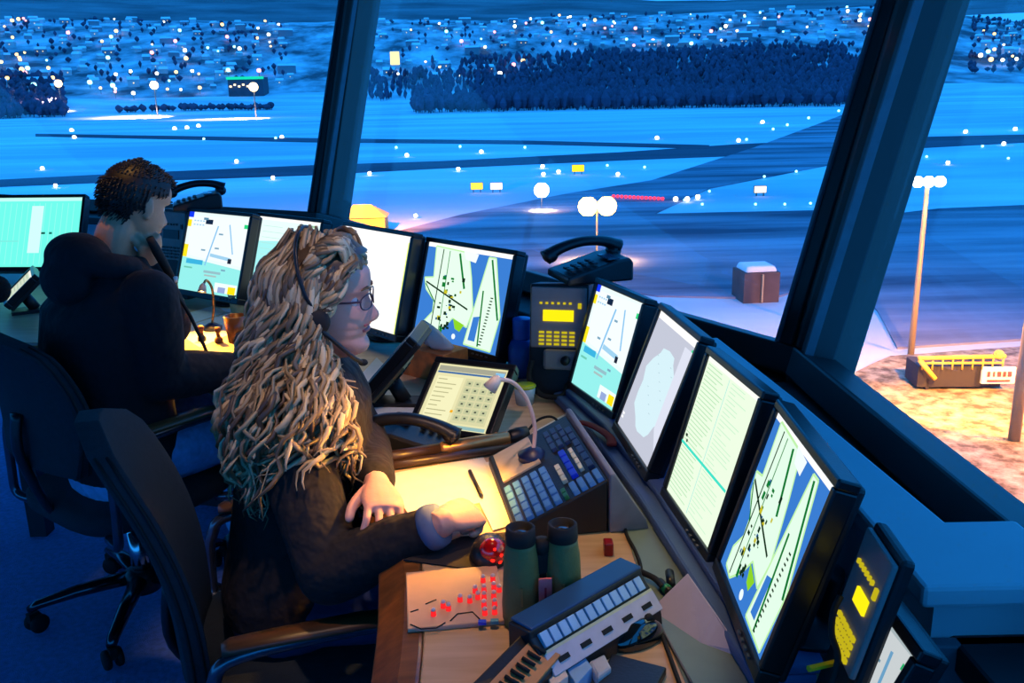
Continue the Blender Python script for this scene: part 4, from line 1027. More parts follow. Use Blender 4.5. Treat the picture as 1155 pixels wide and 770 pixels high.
# wing plate to the left with labelled terminals
qa, qb, qc, qd = U(590, 712, ZI - 0.01), U(530, 772, ZI - 0.03), U(585, 800, ZI - 0.05), U(640, 735, ZI - 0.035)
mb = MB(); low = Vector((0, 0, -0.03)); mb.rings([[qa, qb, qc, qd], [qa + low, qb + low, qc + low, qd + low]], 0, False); mb.build('side_wing', black_plastic, t, True, bevel=0.003)
def mixp(u, v): return (qa * (1 - u) + qb * u) * (1 - v) + (qd * (1 - u) + qc * u) * v + Vector((0, 0, 0.002))
mb = MB(); ps = [mixp(0.12, 0.3), mixp(0.98, 0.3), mixp(0.98, 0.97), mixp(0.12, 0.97)]; up3 = Vector((0, 0, 0.003)); mb.rings([[p + up3 for p in ps], ps], 0, False); tp = mb.build('terminal_plate', mat('wood_and_lamplight_orange', (206, 140, 84), 0.5), t, True)
mb = MB()
for k in range(7):
    p1, p2 = mixp(0.2 + 0.11 * k, 0.45), mixp(0.22 + 0.11 * k, 0.75); z3 = Vector((0, 0, 0.006)); mb.tube([p1 + z3, p2 + z3], 0.0028, 5)
mb.build('terminal', rubber, tp, True)
# cards and bits in front of the console
def slab(px, z, hgt, name, label, cat, m, bevel=0.001, group=None):
    ps = [U(x, y, z + hgt) for x, y in px]; c = sum(ps, Vector()) / len(ps)
    mb = MB(); mb.prism([(p.x - c.x, p.y - c.y) for p in ps], 0, hgt); o = mb.build(name, m, bevel=bevel); o.location = (c.x, c.y, z); tag(o, label, cat, group); return o
slab([(632, 742), (652, 729), (668, 752), (650, 772)], ZD + 0.0, 0.022, 'card_box', 'pale blue card box below the row of white keys', 'box', mat('pale_blue_card', (130, 176, 214), 0.6))
slab([(613, 752), (632, 742), (641, 762), (622, 775)], ZD, 0.026, 'card_box', 'small blue and cream box left of the pale blue card box', 'box', mat('cream_card', (224, 206, 190), 0.6))
slab([(664, 745), (682, 736), (690, 752), (674, 764)], ZD, 0.02, 'adapter', 'grey adapter block right of the pale blue card box', 'adapter', light_plastic, 0.004)
slab([(690, 736), (752, 752), (735, 785), (672, 775)], ZD, 0.012, 'folder', 'black folder lying at the bottom edge of the desk', 'folder', black_plastic, 0.002)
p0 = U(717, 722, ZD)
t = thing('computer_mouse', 'glossy black computer mouse lying right of the intercom console', 'mouse', (p0.x, p0.y, ZD), R(-60))
mb = MB(); mb.ball((0, 0, 0.006), (0.026, 0.046, 0.026), 0, 12); mb.build('mouse_shell', mat('glossy_black', (18, 26, 26), 0.08, coat=1.0), t)
mb = MB(); mb.lathe([(0.001, -0.004), (0.008, -0.004), (0.008, 0.004), (0.001, 0.004)], 12, M=Matrix.Translation((0, 0.024, 0.026)) @ Matrix.Rotation(R(90), 4, 'Y')); mb.build('wheel', rubber, t)
t = thing('red_dongle', 'small red key fob beyond the intercom console lid', 'dongle', U(686, 624, ZD))
q = U(686, 624, ZD); mb = MB(); mb.box((q.x, q.y, ZD + 0.012), (0.016, 0.024, 0.024)); mb.build('fob_body', mat('deep_red_plastic', (150, 16, 24), 0.3), t, True, bevel=0.003)
mb = MB(); mb.tube([(q.x, q.y + 0.012, ZD + 0.012), (q.x + 0.004, q.y + 0.03, ZD + 0.008)], 0.004, 8); mb.build('fob_plug', chrome, t, True)
# wrist pad / mouse mat by the woman's hand
sheet([(455, 632), (520, 606), (600, 598), (575, 636), (520, 641)], 'dark mouse mat under the woman\'s right hand', 'mouse_mat', mat('dark_mat', (40, 34, 38), 0.9), dz=0.003)
# name tent of grey card
t = thing('card_tent', 'folded grey card tent standing below the nearest map monitor', 'card', U(790, 700, ZD))
A, B, Cc = U(733, 688, ZD), U(790, 726, ZD), U(832, 742, ZD)
T1, T2 = D(775, 647, A.y + 0.02), D(805, 690, B.y + 0.03)
card = mat('lilac_grey_card', (190, 182, 204), 0.6, var=0.04)
mb = MB(); th = Vector((0.0015, 0.001, 0))
P_ = [A, B, T2, T1]; mb.rings([[p for p in P_], [p + th for p in P_]], 0, False)
P_ = [B, Cc, D(836, 735, Cc.y), T2]; mb.rings([[p for p in P_], [p + th for p in P_]], 0, False)
mb.build('card_leaf', card, t, True)
# headset connectors and cables
def cable(pts, r, label, m=rubber, name='cable'):
    ps = catmull(pts, 6); c = ps[len(ps) // 2]
    mb = MB(); mb.tube([p - c for p in ps], r, 7); o = mb.build(name, m); o.location = c; tag(o, label, 'cable'); return o
z0 = ZD + 0.004
cable([U(690, 555, ZD + 0.03), U(703, 575, z0), U(706, 600, z0), U(716, 620, z0), U(722, 636, z0), U(726, 660, z0), U(738, 690, z0), U(752, 730, z0), U(768, 775, z0)], 0.0032, 'long black cable running down the desk beside the intercom console')
cable([U(716, 641, ZD + 0.01), U(726, 646, ZD + 0.012), U(738, 652, ZD + 0.012), U(748, 662, ZD + 0.012)], 0.005, 'short thick cable leading to the green-ringed plugs')
cable([U(736, 668, z0), U(738, 690, z0), U(750, 715, z0), U(780, 770, z0)], 0.002, 'thin grey cable beside the long black one', grey_plastic)
cable([U(592, 490, ZD + 0.02), U(606, 474, ZD + 0.04), U(622, 470, ZD + 0.05), U(634, 480, ZD + 0.03), U(648, 497, ZD + 0.03), U(655, 516, ZD + 0.07)], 0.003, 'dark cable looping from the torch over to the blue-keyed panel')
cable([D(948, 672, 0.97), D(940, 690, 0.96), D(938, 715, 0.95), D(945, 745, 0.93), D(930, 790, 0.92)], 0.004, 'black cord hanging between the map monitor and the radio rack')
t = thing('headset_plug', 'black and green headset plug pair lying by the card tent', 'plug', U(760, 672, ZD))
gm = mat('green_ring', (40, 150, 90), 0.35)
a, b = U(744, 656, ZD + 0.010), U(778, 690, ZD + 0.010); dv = b - a
mb = MB(); mb.tube([a, a + dv * 0.45], 0.007, 10); mb.tube([a + dv * 0.55, b], [0.007, 0.004], 10); mb.build('plug_body', black_plastic, t, True)
mb = MB(); mb.tube([a + dv * 0.2, a + dv * 0.3], 0.0078, 10); mb.tube([a + dv * 0.45, a + dv * 0.55], 0.0062, 10); mb.build('green_ring', gm, t, True)
a2, b2 = U(755, 645, ZD + 0.014), U(757, 660, ZD + 0.014); mb = MB(); mb.tube([a2, b2], 0.007, 10); mb.build('jack', black_plastic, t, True)

# ------------------------------------------------------------------ tissue box, blue bottle and bits behind the touchscreen
p0 = U(487, 432, ZD)
t = thing('tissue_box', 'orange printed tissue box with a crumpled tissue before the blue map monitor', 'box', (p0.x, p0.y + 0.08, ZD), R(-40))
mb = MB(); mb.box((0, 0, 0.04), (0.17, 0.1, 0.08)); mb.build('carton', mat('orange_carton', (206, 116, 50), 0.6, var=0.5, scale=18), t, bevel=0.002)
mb = MB(); rs = []
for k in range(7):
    z = 0.078 + 0.012 * k; r0 = [0.03, 0.042, 0.04, 0.034, 0.026, 0.016, 0.003][k]
    rs.append([(r0 * 1.25 * math.cos(a_ * 0.524) * (1 + 0.22 * math.sin(a_ * 2.7 + k)) + 0.03 - 0.010 * k, r0 * 0.55 * math.sin(a_ * 0.524) * (1 + 0.25 * math.cos(a_ * 3.3 + k)), z) for a_ in range(12)])
mb.rings(rs, 0, True); mb.build('tissue', mat('white_tissue', (240, 214, 204), 0.8, var=0.03), t)
p0 = U(590, 430, ZD)
t = thing('spray_bottle', 'bright blue plastic bottle standing between the map monitor and the radio rack', 'bottle', (p0.x, p0.y + 0.06, ZD))
bl_m = mat('blue_plastic', (30, 110, 215), 0.35)
mb = MB(); mb.lathe([(0.001, 0), (0.038, 0), (0.040, 0.01), (0.040, 0.08), (0.03, 0.1), (0.022, 0.105)], 24); mb.build('bottle_body', bl_m, t)
mb = MB(); mb.lathe([(0.024, 0.103), (0.026, 0.108), (0.026, 0.16), (0.001, 0.164)], 20); mb.build('cap', bl_m, t, bevel=0.002)
p0 = U(592, 455, ZD)
t = thing('plastic_cup', 'small clear plastic cup with a yellow rim mark beside the touchscreen', 'cup', (p0.x, p0.y, ZD))
mb = MB(); mb.lathe([(0.001, 0), (0.022, 0), (0.028, 0.05), (0.026, 0.05), (0.020, 0.003), (0.001, 0.003)], 20); mb.build('cup_wall', mat('frosted_plastic', (170, 190, 205), 0.25), t)
mb = MB(); mb.lathe([(0.0278, 0.044), (0.0292, 0.047), (0.0278, 0.05)], 20); mb.build('rim', mat('yellow_green', (190, 210, 30), 0.4), t)

# ------------------------------------------------------------------ the man's paperwork
zz = ZD
sheet([(196, 372), (262, 352), (285, 365), (225, 392)], 'lit sheet of paper on the desk in front of the man', z=zz)
sheet([(205, 355), (240, 345), (255, 352), (215, 365)], 'second sheet of paper beyond the man\'s lit sheet', z=zz)
def bottle(px, label, m, hgt, r):
    p = U(*px, ZD); t = thing('bottle', label, 'bottle', p)
    mb = MB(); mb.lathe([(0.001, 0), (r, 0), (r, hgt * 0.6), (r * 0.45, hgt * 0.78), (r * 0.42, hgt)], 16); mb.build('bottle_body', m, t)
    mb = MB(); mb.lathe([(r * 0.5, hgt * 0.96), (r * 0.52, hgt * 1.06), (0.001, hgt * 1.07)], 14); mb.build('cap', white_plastic, t)
bottle((187, 365), 'pale bottle standing by the man\'s elbow', mat('pale_bottle', (190, 214, 206), 0.2), 0.22, 0.026)
bottle((203, 372), 'amber bottle next to the pale bottle by the man\'s elbow', mat('amber_bottle', (190, 130, 40), 0.2), 0.17, 0.024)
def cup(px, label, m, s=1.0):
    p = U(*px, ZD); t = thing('cup', label, 'cup', p)
    mb = MB(); mb.lathe([(0.001, 0), (0.028 * s, 0), (0.036 * s, 0.085 * s), (0.033 * s, 0.085 * s), (0.026 * s, 0.006), (0.001, 0.006)], 18); mb.build('cup_body', m, t)
    mb = MB(); mb.tube(catmull([(0.032 * s, 0, 0.07 * s), (0.055 * s, 0, 0.06 * s), (0.052 * s, 0, 0.03 * s), (0.029 * s, 0, 0.02 * s)], 5), 0.004, 7); mb.build('handle', m, t)
cup((268, 385), 'brown mug at the edge of the man\'s lit papers', mat('brown_glaze', (120, 76, 40), 0.25))
cup((268, 352), 'cream mug below the layout monitor', mat('cream_glaze', (226, 200, 150), 0.25), 0.8)
for k, (x, y, lab) in enumerate(((228, 384, 'small dark ink stamp on the man\'s lit sheet'), (247, 386, 'small brown ink stamp right of the dark one'))):
    p = U(x, y, ZD + 0.002); t = thing('stamp', lab, 'stamp', p)
    mb = MB(); mb.lathe([(0.001, 0), (0.013, 0), (0.013, 0.012), (0.006, 0.02)], 14); mb.build('stamp_base', black_plastic if k == 0 else edge_wood, t)
    mb = MB(); mb.lathe([(0.006, 0.018), (0.006, 0.03), (0.011, 0.042), (0.007, 0.05), (0.001, 0.051)], 14); mb.build('handle', edge_wood, t)
# foam microphone at far left
p0 = U(-30, 372, ZD)
t = thing('desk_microphone', 'gooseneck microphone with a round black foam windshield at far left', 'microphone', (p0.x, p0.y, ZD))
e = D(-2, 326, p0.y - 0.1)
mb = MB(); mb.lathe([(0.001, 0), (0.05, 0), (0.05, 0.02), (0.001, 0.024)], 20); mb.build('base', black_plastic, t)
mb = MB(); mb.tube(catmull([p0 + Vector((0, 0, 0.02)), p0 + Vector((-0.02, 0, 0.1)), e + Vector((-0.03, 0.03, -0.02)), e], 6), 0.005, 8); mb.build('neck', black_plastic, t, True)
mb = MB(); mb.ball(e, (0.038, 0.038, 0.045), 0, 10); mb.build('windshield', mat('black_foam', (14, 14, 15), 0.95, bump=0.5, bscale=300), t, True)
# ================================================================== PEOPLE
def skin_mat(name, rgb):
    m = mat(name, rgb, 0.5, var=0.06, scale=25, bump=0.05)
    b = m.node_tree.nodes['Principled BSDF']; b.inputs['Subsurface Weight'].default_value = 0.08; b.inputs['Subsurface Radius'].default_value = (0.01, 0.004, 0.002)
    return m
skin_f = skin_mat('fair_skin', (212, 156, 140)); skin_m = skin_mat('tanned_skin', (206, 148, 116))
def orient(fwd, up=(0, 0, 1)):
    f = Vector(fwd).normalized(); l = Vector(up).cross(f).normalized(); u = f.cross(l)
    return Matrix(((f.x, l.x, u.x, 0), (f.y, l.y, u.y, 0), (f.z, l.z, u.z, 0), (0, 0, 0, 1)))
FRONT = [(-.118, .030), (-.112, .062), (-.104, .078), (-.094, .084), (-.084, .082), (-.073, .075), (-.064, .0825), (-.058, .083), (-.0535, .0785), (-.049, .0855), (-.044, .084), (-.036, .0795), (-.02, .079), (-.004, .077), (.010, .078), (.022, .087), (.034, .090), (.055, .088), (.075, .075), (.092, .050), (.104, .020), (.111, -.02)]
BACK = [(-.118, .02), (-.105, .015), (-.09, -.005), (-.07, -.045), (-.05, -.068), (-.02, -.088), (.01, -.098), (.04, -.098), (.07, -.084), (.09, -.062), (.104, -.04), (.111, -.022)]
WID = [(-.118, .016), (-.110, .026), (-.098, .037), (-.08, .049), (-.06, .057), (-.035, .064), (-.01, .068), (.02, .072), (.045, .073), (.07, .066), (.09, .049), (.104, .024), (.111, .003)]
NOSE = [(-.052, 0), (-.0455, .004), (-.042, .017), (-.037, .024), (-.031, .0275), (-.025, .0255), (-.015, .019), (0, .0115), (.010, .007), (.022, .001), (.03, 0)]
def head_rings(off=0.0, zmin=-.118, nz=64, nt=72, features=True, jaw=1.0):
    rs = []
    for i in range(nz + 1):
        z = zmin + (.111 - zmin) * i / nz
        xf, xb, w = lerp_tab(FRONT, z) + off, lerp_tab(BACK, z) - off, lerp_tab(WID, z) + off
        cx = xb + (xf - xb) * 0.47; ring = []
        for k in range(nt):
            a = 2 * math.pi * k / nt
            c, s = math.cos(a), math.sin(a)
            ex = 0.84 if c > 0 else 1.0
            x = cx + (xf - cx if c > 0 else cx - xb) * math.copysign(abs(c) ** ex, c)
            y = w * jaw * math.copysign(abs(s) ** 0.94, s)
            if features and c > 0:
                y_ = abs(y)
                sg = .0085 + .0055 * max(0, min(1, (0.005 - z) / .04))
                x += lerp_tab(NOSE, z) * math.exp(-(y / sg) ** 2)
                x += .006 * math.exp(-((y_ - .013) / .006) ** 2 - ((z + .037) / .007) ** 2)              # nostril wings
                x -= .010 * math.exp(-((y_ - .031) / .015) ** 2 - ((z - .001) / .011) ** 2)               # eye sockets
                x += .0045 * math.exp(-((y_ - .030) / .020) ** 2 - ((z - .020) / .006) ** 2)              # brow ridge
                x += .005 * math.exp(-((y_ - .040) / .018) ** 2 - ((z + .026) / .016) ** 2)               # cheekbone
                x -= .004 * math.exp(-((y_ - .030) / .008) ** 2 - ((z + .060) / .018) ** 2)
            ring.append(Vector((x, y, z)))
        rs.append(ring)
    return rs
def add_head(mb, M, jaw=1.0):
    rs = head_rings(jaw=jaw); mb.rings(rs, 0, True, True, M)
    for s in (-1, 1):       # ears
        Re = Matrix.Rotation(R(-12), 3, 'Y') @ Matrix.Rotation(R(18) * s, 3, 'Z')
        mb.ball((-.012, s * .073, -.008), (.019, .0075, .031), 0, 8, M, Re)
        mb.ball((-.006, s * .073, -.032), (.010, .007, .012), 0, 6, M)
def add_hand(mb, M, curl=(35, 45, 25), spread=4, thumb=(0.75, 0.75, -0.35), s=1.0, mirror=1):
    "wrist origin, +x to fingers, +y thumb side, +z back of the hand"
    rs = []
    for x, w, h, z in ((-.02, .024, .020, 0), (0, .025, .0195, 0), (.03, .036, .0175, -.002), (.06, .042, .016, -.002), (.088, .041, .0135, -.003), (.097, .036, .010, -.004)):
        rs.append([Vector((x, (w * math.cos(a)) * mirror, z + h * math.sin(a))) * s for a in [2 * math.pi * k / 18 for k in range(18)]])
    mb.rings(rs, 0, True, True, M)
    for i, (y, l) in enumerate(((.030, .072), (.0105, .080), (-.0095, .074), (-.0285, .058))):
        p = Vector((.086 - abs(y) * .12, y, -.003)); a = 0; path = [p - Vector((.02, 0, 0)), p.copy()]; sp = R(spread) * (1.5 - i)
        for frac, c in zip((.44, .31, .25), curl):
            a += R(c * (1 + .08 * i))
            for q in range(3):
                p = p + Vector((math.cos(a) * math.cos(sp), math.sin(sp), -math.sin(a))) * (l * frac / 3); path.append(p.copy())
        path = [Vector((q.x, q.y * mirror, q.z)) * s for q in path]
        n = len(path); mb.tube(path, [(.0088 - .0020 * k / n) * s for k in range(n - 1)] + [.004 * s], 10, 0, M)
        mb.ball(path[-2], .0068 * s, 0, 5, M)
    p = Vector((.018, .022, -.006)); t = Vector(thumb).normalized(); path = [p, p + t * .028, p + t * .05 + Vector((.006, 0, -.002)), p + t * .07 + Vector((.016, -.006, -.006))]
    path = catmull([Vector((q.x, q.y * mirror, q.z)) * s for q in path], 3)
    mb.tube(path, [(.0145 - .0058 * k / len(path)) * s for k in range(len(path))], 10, 0, M); mb.ball(path[-1], .0085 * s, 0, 5, M)
def remesh(o, v, smooth=3):
    r = o.modifiers.new('remesh', 'REMESH'); r.mode = 'VOXEL'; r.voxel_size = v; r.use_smooth_shade = True
    if smooth:
        s = o.modifiers.new('smooth', 'SMOOTH'); s.iterations = smooth; s.factor = 0.5
    return o
def ell(c, lat, fwd, hw, hd, n=24, sq=0.9):
    lat, fwd = Vector(lat), Vector(fwd)
    return [Vector(c) + lat * hw * math.copysign(abs(math.sin(a)) ** sq, math.sin(a)) + fwd * hd * math.copysign(abs(math.cos(a)) ** sq, math.cos(a)) for a in [2 * math.pi * k / n for k in range(n)]]
def limb(mb, pts, rad, k=5, n=14):
    "smooth limb through joints with radii interpolated"
    path = catmull(pts, k); m = len(pts) - 1; rr = []
    for i in range(len(path)):
        t = i / k; j = min(int(t), m - 1); f_ = t - j; rr.append(rad[j] + (rad[j + 1] - rad[j]) * f_)
    mb.tube(path, rr, n); mb.ball(path[0], rr[0], 0, 8); mb.ball(path[-1], rr[-1], 0, 8)
def limb2(mb, pts, rad, n=14):
    for i in range(len(pts) - 1):
        a, b = Vector(pts[i]), Vector(pts[i + 1]); path = [a.lerp(b, k / 6) for k in range(7)]
        bul = [1, 1.03, 1.06, 1.06, 1.03, 1.0, 1]
        mb.tube(path, [(rad[i] + (rad[i + 1] - rad[i]) * k / 6) * bul[k] for k in range(7)], n)
    for p, r in zip(pts, rad): mb.ball(p, r * 0.99, 0, 8)
def fold_bump(m, scale=18, strength=0.5):
    nt = m.node_tree; b = nt.nodes['Principled BSDF']; tc = nt.nodes.new('ShaderNodeTexCoord'); n = nt.nodes.new('ShaderNodeTexNoise')
    n.inputs['Scale'].default_value = scale; n.inputs['Detail'].default_value = 2; bp = nt.nodes.new('ShaderNodeBump'); bp.inputs['Strength'].default_value = strength; bp.inputs['Distance'].default_value = 0.02
    nt.links.new(tc.outputs['Object'], n.inputs['Vector']); nt.links.new(n.outputs['Fac'], bp.inputs['Height']); nt.links.new(bp.outputs['Normal'], b.inputs['Normal'])
    return m

# ------------------------------------------------------------------ the woman
HC = D(367, 336, 1.78)
wf = Vector((1, -0.02, -0.03)).normalized()
MH = Matrix.Translation(HC) @ orient(wf)
lat = Vector((0, 1, 0)); fx = Vector((1, 0, 0))
woman = thing('person', 'woman with long curly blonde hair, glasses and a dark sweater, working with a headset on', 'person', (-0.46, 1.77, 0))
neck = Vector((-0.405, 1.79, 1.0)); SRt = D(322, 468, 1.63); SLt = Vector((-0.425, 1.93, SRt.z - 0.01))
ER = D(372, 645, 1.50); WR = U(498, 590, 0.80); EL = Vector((-0.335, 1.93, 0.775)); WL = U(426, 552, 0.80) + Vector((0, 0.0, 0.0))
PEL = Vector((-0.47, 1.77, 0.53))
mb = MB(); add_head(mb, MH)
mb.tube([HC + Vector((-.025, 0, -.045)), HC + Vector((-.03, 0, -.09)), neck + Vector((0.0, 0, 0.0)), neck + Vector((-.01, 0, -.06))], [.050, .052, .056, .075], 20)
mb.rings([ell(PEL + Vector((0, 0, -.08)), lat, fx, .15, .11), ell(PEL, lat, fx, .165, .12), ell((-.45, 1.77, .72), lat, fx, .13, .10), ell((-.42, 1.78, .87), lat, fx, .15, .11), ell((-.405, 1.79, .95), lat, fx, .155, .08), ell(neck + Vector((0, 0, -.01)), lat, fx, .07, .055)], 0, True)
limb2(mb, [SRt, ER, WR], [.045, .036, .025]); limb2(mb, [SLt, EL, WL], [.045, .036, .025])
for s in (-1, 1):
    limb2(mb, [PEL + Vector((.02, s * .09, -.02)), (-.03, 1.77 + s * .10, .53), (-.05, 1.77 + s * .1, .10), (.05, 1.77 + s * .1, .05)], [.075, .052, .038, .032])
hr = (U(537, 571, 0.80) - WR).normalized()
MHR = Matrix.Translation(WR + Vector((0, 0, .004))) @ orient(hr + Vector((0, 0, -.10)), (0.25, -0.35, 1))
add_hand(mb, MHR, (58, 72, 40), 4, (0.95, 0.45, -0.35), s=0.88, mirror=1)
hl = Vector((0.28, -0.95, -0.10))
MHL = Matrix.Translation(WL + Vector((0, 0, .012))) @ orient(hl, (0.2, 0.0, 1))
add_hand(mb, MHL, (24, 46, 30), 7, s=0.92, mirror=-1)
body = remesh(mb.build('body', skin_f, woman, True), 0.0028, 3)
# sweater
knit = fold_bump(mat('dark_brown_knit', (24, 17, 17), 0.85, var=0.25, scale=120, sheen=0.0), 26, 0.6)
mb = MB()
mb.rings([ell(PEL + Vector((-.005, 0, -.035)), lat, fx, .195, .135), ell(PEL + Vector((0, 0, .02)), lat, fx, .195, .14), ell((-.46, 1.77, .64), lat, fx, .172, .128), ell((-.45, 1.77, .73), lat, fx, .165, .12), ell((-.425, 1.78, .84), lat, fx, .185, .135), ell((-.415, 1.785, .91), lat, fx, .19, .125), ell((-.41, 1.79, .965), lat, fx, .165, .095), ell(neck + Vector((-.005, 0, 0)), lat, fx, .085, .068)], 0, True)
limb2(mb, [SRt + Vector((-.01, .02, 0)), ER, ER.lerp(WR, 0.5), ER.lerp(WR, 0.83)], [.068, .060, .050, .040]); limb2(mb, [SLt, EL, EL.lerp(WL, 0.84)], [.066, .056, .041])
sweater = remesh(mb.build('sweater', knit, woman, True), 0.006, 4)
mb = MB(); d = (WR - ER).normalized(); c0 = ER.lerp(WR, 0.94); mb.tube([c0 - d * .012, c0, c0 + d * .012], [.040, .040, .037], 20); mb.build('cuff', mat('blue_grey_cuff', (92, 108, 140), 0.8), sweater, True)
denim = fold_bump(mat('blue_denim', (160, 190, 245), 0.8, var=0.15, scale=60), 22, 0.5)
denim_w = fold_bump(mat('dark_denim', (36, 52, 92), 0.8, var=0.15, scale=60), 22, 0.5)
mb = MB(); mb.rings([ell(PEL + Vector((0, 0, -.09)), lat, fx, .17, .125), ell(PEL + Vector((0, 0, -.02)), lat, fx, .19, .135), ell(PEL + Vector((0, 0, .05)), lat, fx, .175, .125)], 0, True)
for s in (-1, 1): limb2(mb, [PEL + Vector((.03, s * .092, -.015)), (-.03, 1.77 + s * .10, .53), (-.05, 1.77 + s * .1, .09)], [.088, .066, .052])
remesh(mb.build('jeans', denim_w, woman, True), 0.008, 3)
for s in (-1, 1):
    mb = MB(); mb.rings([ell((-.08 + x, 1.77 + s * .1, .05), lat, Vector((0, 0, 1)), w, h, 16) for x, w, h in ((-.02, .03, .04), (.02, .042, .05), (.1, .045, .038), (.17, .04, .028), (.2, .015, .015))], 0, True); mb.build('shoe', black_plastic, woman, True)
# face parts
eye_w = mat('eye_white', (230, 226, 222), 0.15); iris = mat('grey_iris', (70, 90, 100), 0.1)
for s in (-1, 1):
    mb = MB(); mb.ball((.0575, s * .029, .001), .0118, 0, 8, MH); e_ = mb.build('eye', eye_w, woman, True)
    mb = MB(); mb.ball((.0668, s * .029, .001), (.0035, .0055, .0055), 0, 6, MH); mb.build('iris', iris, e_, True)
def lips(M, m, parent):
    mb = MB()
    for z, h, xo in ((-.0487, .0038, .0012), (-.0595, .0045, .0010)):
        pts = [Vector((lerp_tab(FRONT, z) - .0022 + xo - 9 * y * y, y, z + (.0015 if z > -.055 else -.001) * (1 - abs(y) / .024))) for y in [-.024 + .004 * k for k in range(13)]]
        mb.tube(pts, [h * (0.35 + 0.65 * math.sqrt(max(0, 1 - (p.y / .0255) ** 2))) for p in pts], 8, 0, M)
    return mb.build('lips', m, parent, True)
lips(MH, mat('lip_rose', (190, 96, 96), 0.4), woman)
def brows(M, m, parent, z0=.024):
    for s in (-1, 1):
        mb = MB(); pts = [Vector((.0885 - 8 * (y - .012) ** 2, s * y, z0 + .004 * math.sin((y - .012) / .036 * 3.0))) for y in [.014 + .004 * k for k in range(9)]]
        mb.tube(pts, [.0018, .003, .0032, .003, .003, .0027, .0024, .002, .001], 6, 0, M); mb.build('eyebrow', m, parent, True)
brows(MH, mat('brow_brown', (120, 86, 58), 0.8), woman)
# hair: strands in many long wavy locks
hm = bpy.data.materials.new('curly_blonde_hair'); hm.use_nodes = True
nt = hm.node_tree; bs = nt.nodes['Principled BSDF']
gi = nt.nodes.new('ShaderNodeNewGeometry'); cr = nt.nodes.new('ShaderNodeValToRGB')
for q, (p_, c_) in enumerate(((0.0, (70, 50, 30)), (0.3, (122, 100, 70)), (0.7, (174, 150, 110)), (1.0, (214, 194, 154)))):
    el = cr.color_ramp.elements[q] if q < 2 else cr.color_ramp.elements.new(p_)
    el.position = p_; el.color = (*lin(c_), 1)
nt.links.new(gi.outputs['Random Per Island'], cr.inputs[0]); nt.links.new(cr.outputs[0], bs.inputs['Base Color'])
bs.inputs['Roughness'].default_value = 0.42; bs.inputs['Specular IOR Level'].default_value = 0.6
MY = Matrix.Translation(HC) @ orient(Vector((1, -0.02, 0)))
CAPS = [(SRt + Vector((-.01, .02, 0)), ER, .082), (neck + Vector((-.01, 0, -.06)), SRt + Vector((-.01, .02, 0)), .088)]
rr = random.Random(4)
mb = MB()
cap = head_rings(0.014, zmin=-.06, nz=26, nt=48, features=False)
# scalp cap, cut away from the face
vs = []; fs = []; nt_ = 48
def is_hair(p):
    if p.z > .088: return True
    lim = .030 + (p.z - .0) * 0.35 if p.z > 0 else .004
    if p.z > .060: lim = .078
    return p.x < lim
for r in cap:
    for p in r: vs.append(p + Vector((0, 0, .016 if p.z > .05 else 0)))
for i in range(len(cap) - 1):
    for k in range(nt_):
        q = [i * nt_ + k, i * nt_ + (k + 1) % nt_, (i + 1) * nt_ + (k + 1) % nt_, (i + 1) * nt_ + k]
        if all(is_hair(vs[j]) for j in q): fs.append(q)
top = len(vs); vs.append(Vector((-.02, 0, .137))); 
fs += [[(len(cap) - 1) * nt_ + k, (len(cap) - 1) * nt_ + (k + 1) % nt_, top] for k in range(nt_)]
mb.add(vs, fs, 0, True, MH)
def lock(mb, pts, r0, wig, wl, ph, M, n=6, k=7):
    pts = [Vector(p) for p in pts]; lay = rr.uniform(0, .022)
    for gi_ in range(len(pts)):
        if pts[gi_].z < -.09:
            wq = M @ pts[gi_]
            for c0, c1, r_ in CAPS:
                d_ = c1 - c0; tt = max(0, min(1, (wq - c0).dot(d_) / d_.length_squared)); ax = c0 + d_ * tt
                if (wq - ax).length < r_ + .012 + lay: wq = ax + (wq - ax).normalized() * (r_ + .012 + lay)
            pts[gi_] = M.inverted() @ wq
    path = catmull(pts, k); L = 0; out = []; m = len(path)
    for i, p in enumerate(path):
        if i: L += (p - path[i - 1]).length
        t = (path[min(i + 1, m - 1)] - path[max(i - 1, 0)]).normalized()
        a = t.orthogonal().normalized(); b = t.cross(a)
        g = wig * min(1, max(0, (i / m - 0.12) / 0.4))
        q = p + (a * math.cos(2 * math.pi * L / wl + ph) + b * math.sin(2 * math.pi * L / wl + ph)) * g
        if q.z < -.1:                      # the hair lies over the shoulder, not through it
            wq = M @ q
            for c0, c1, r_ in CAPS:
                d_ = c1 - c0; tt = max(0, min(1, (wq - c0).dot(d_) / d_.length_squared)); ax = c0 + d_ * tt
                if (wq - ax).length < r_ - .004: wq = ax + (wq - ax).normalized() * (r_ - .004)
            q = M.inverted() @ wq
        out.append(q)
    mb.tube(out, [r0 * (0.55 + 0.6 * math.sin(math.pi * min(1, (i / m) * 0.75 + 0.12))) * (1 if i < m - 4 else (m - i) / 5) for i in range(m)], n, 0, M, flat=0.55)
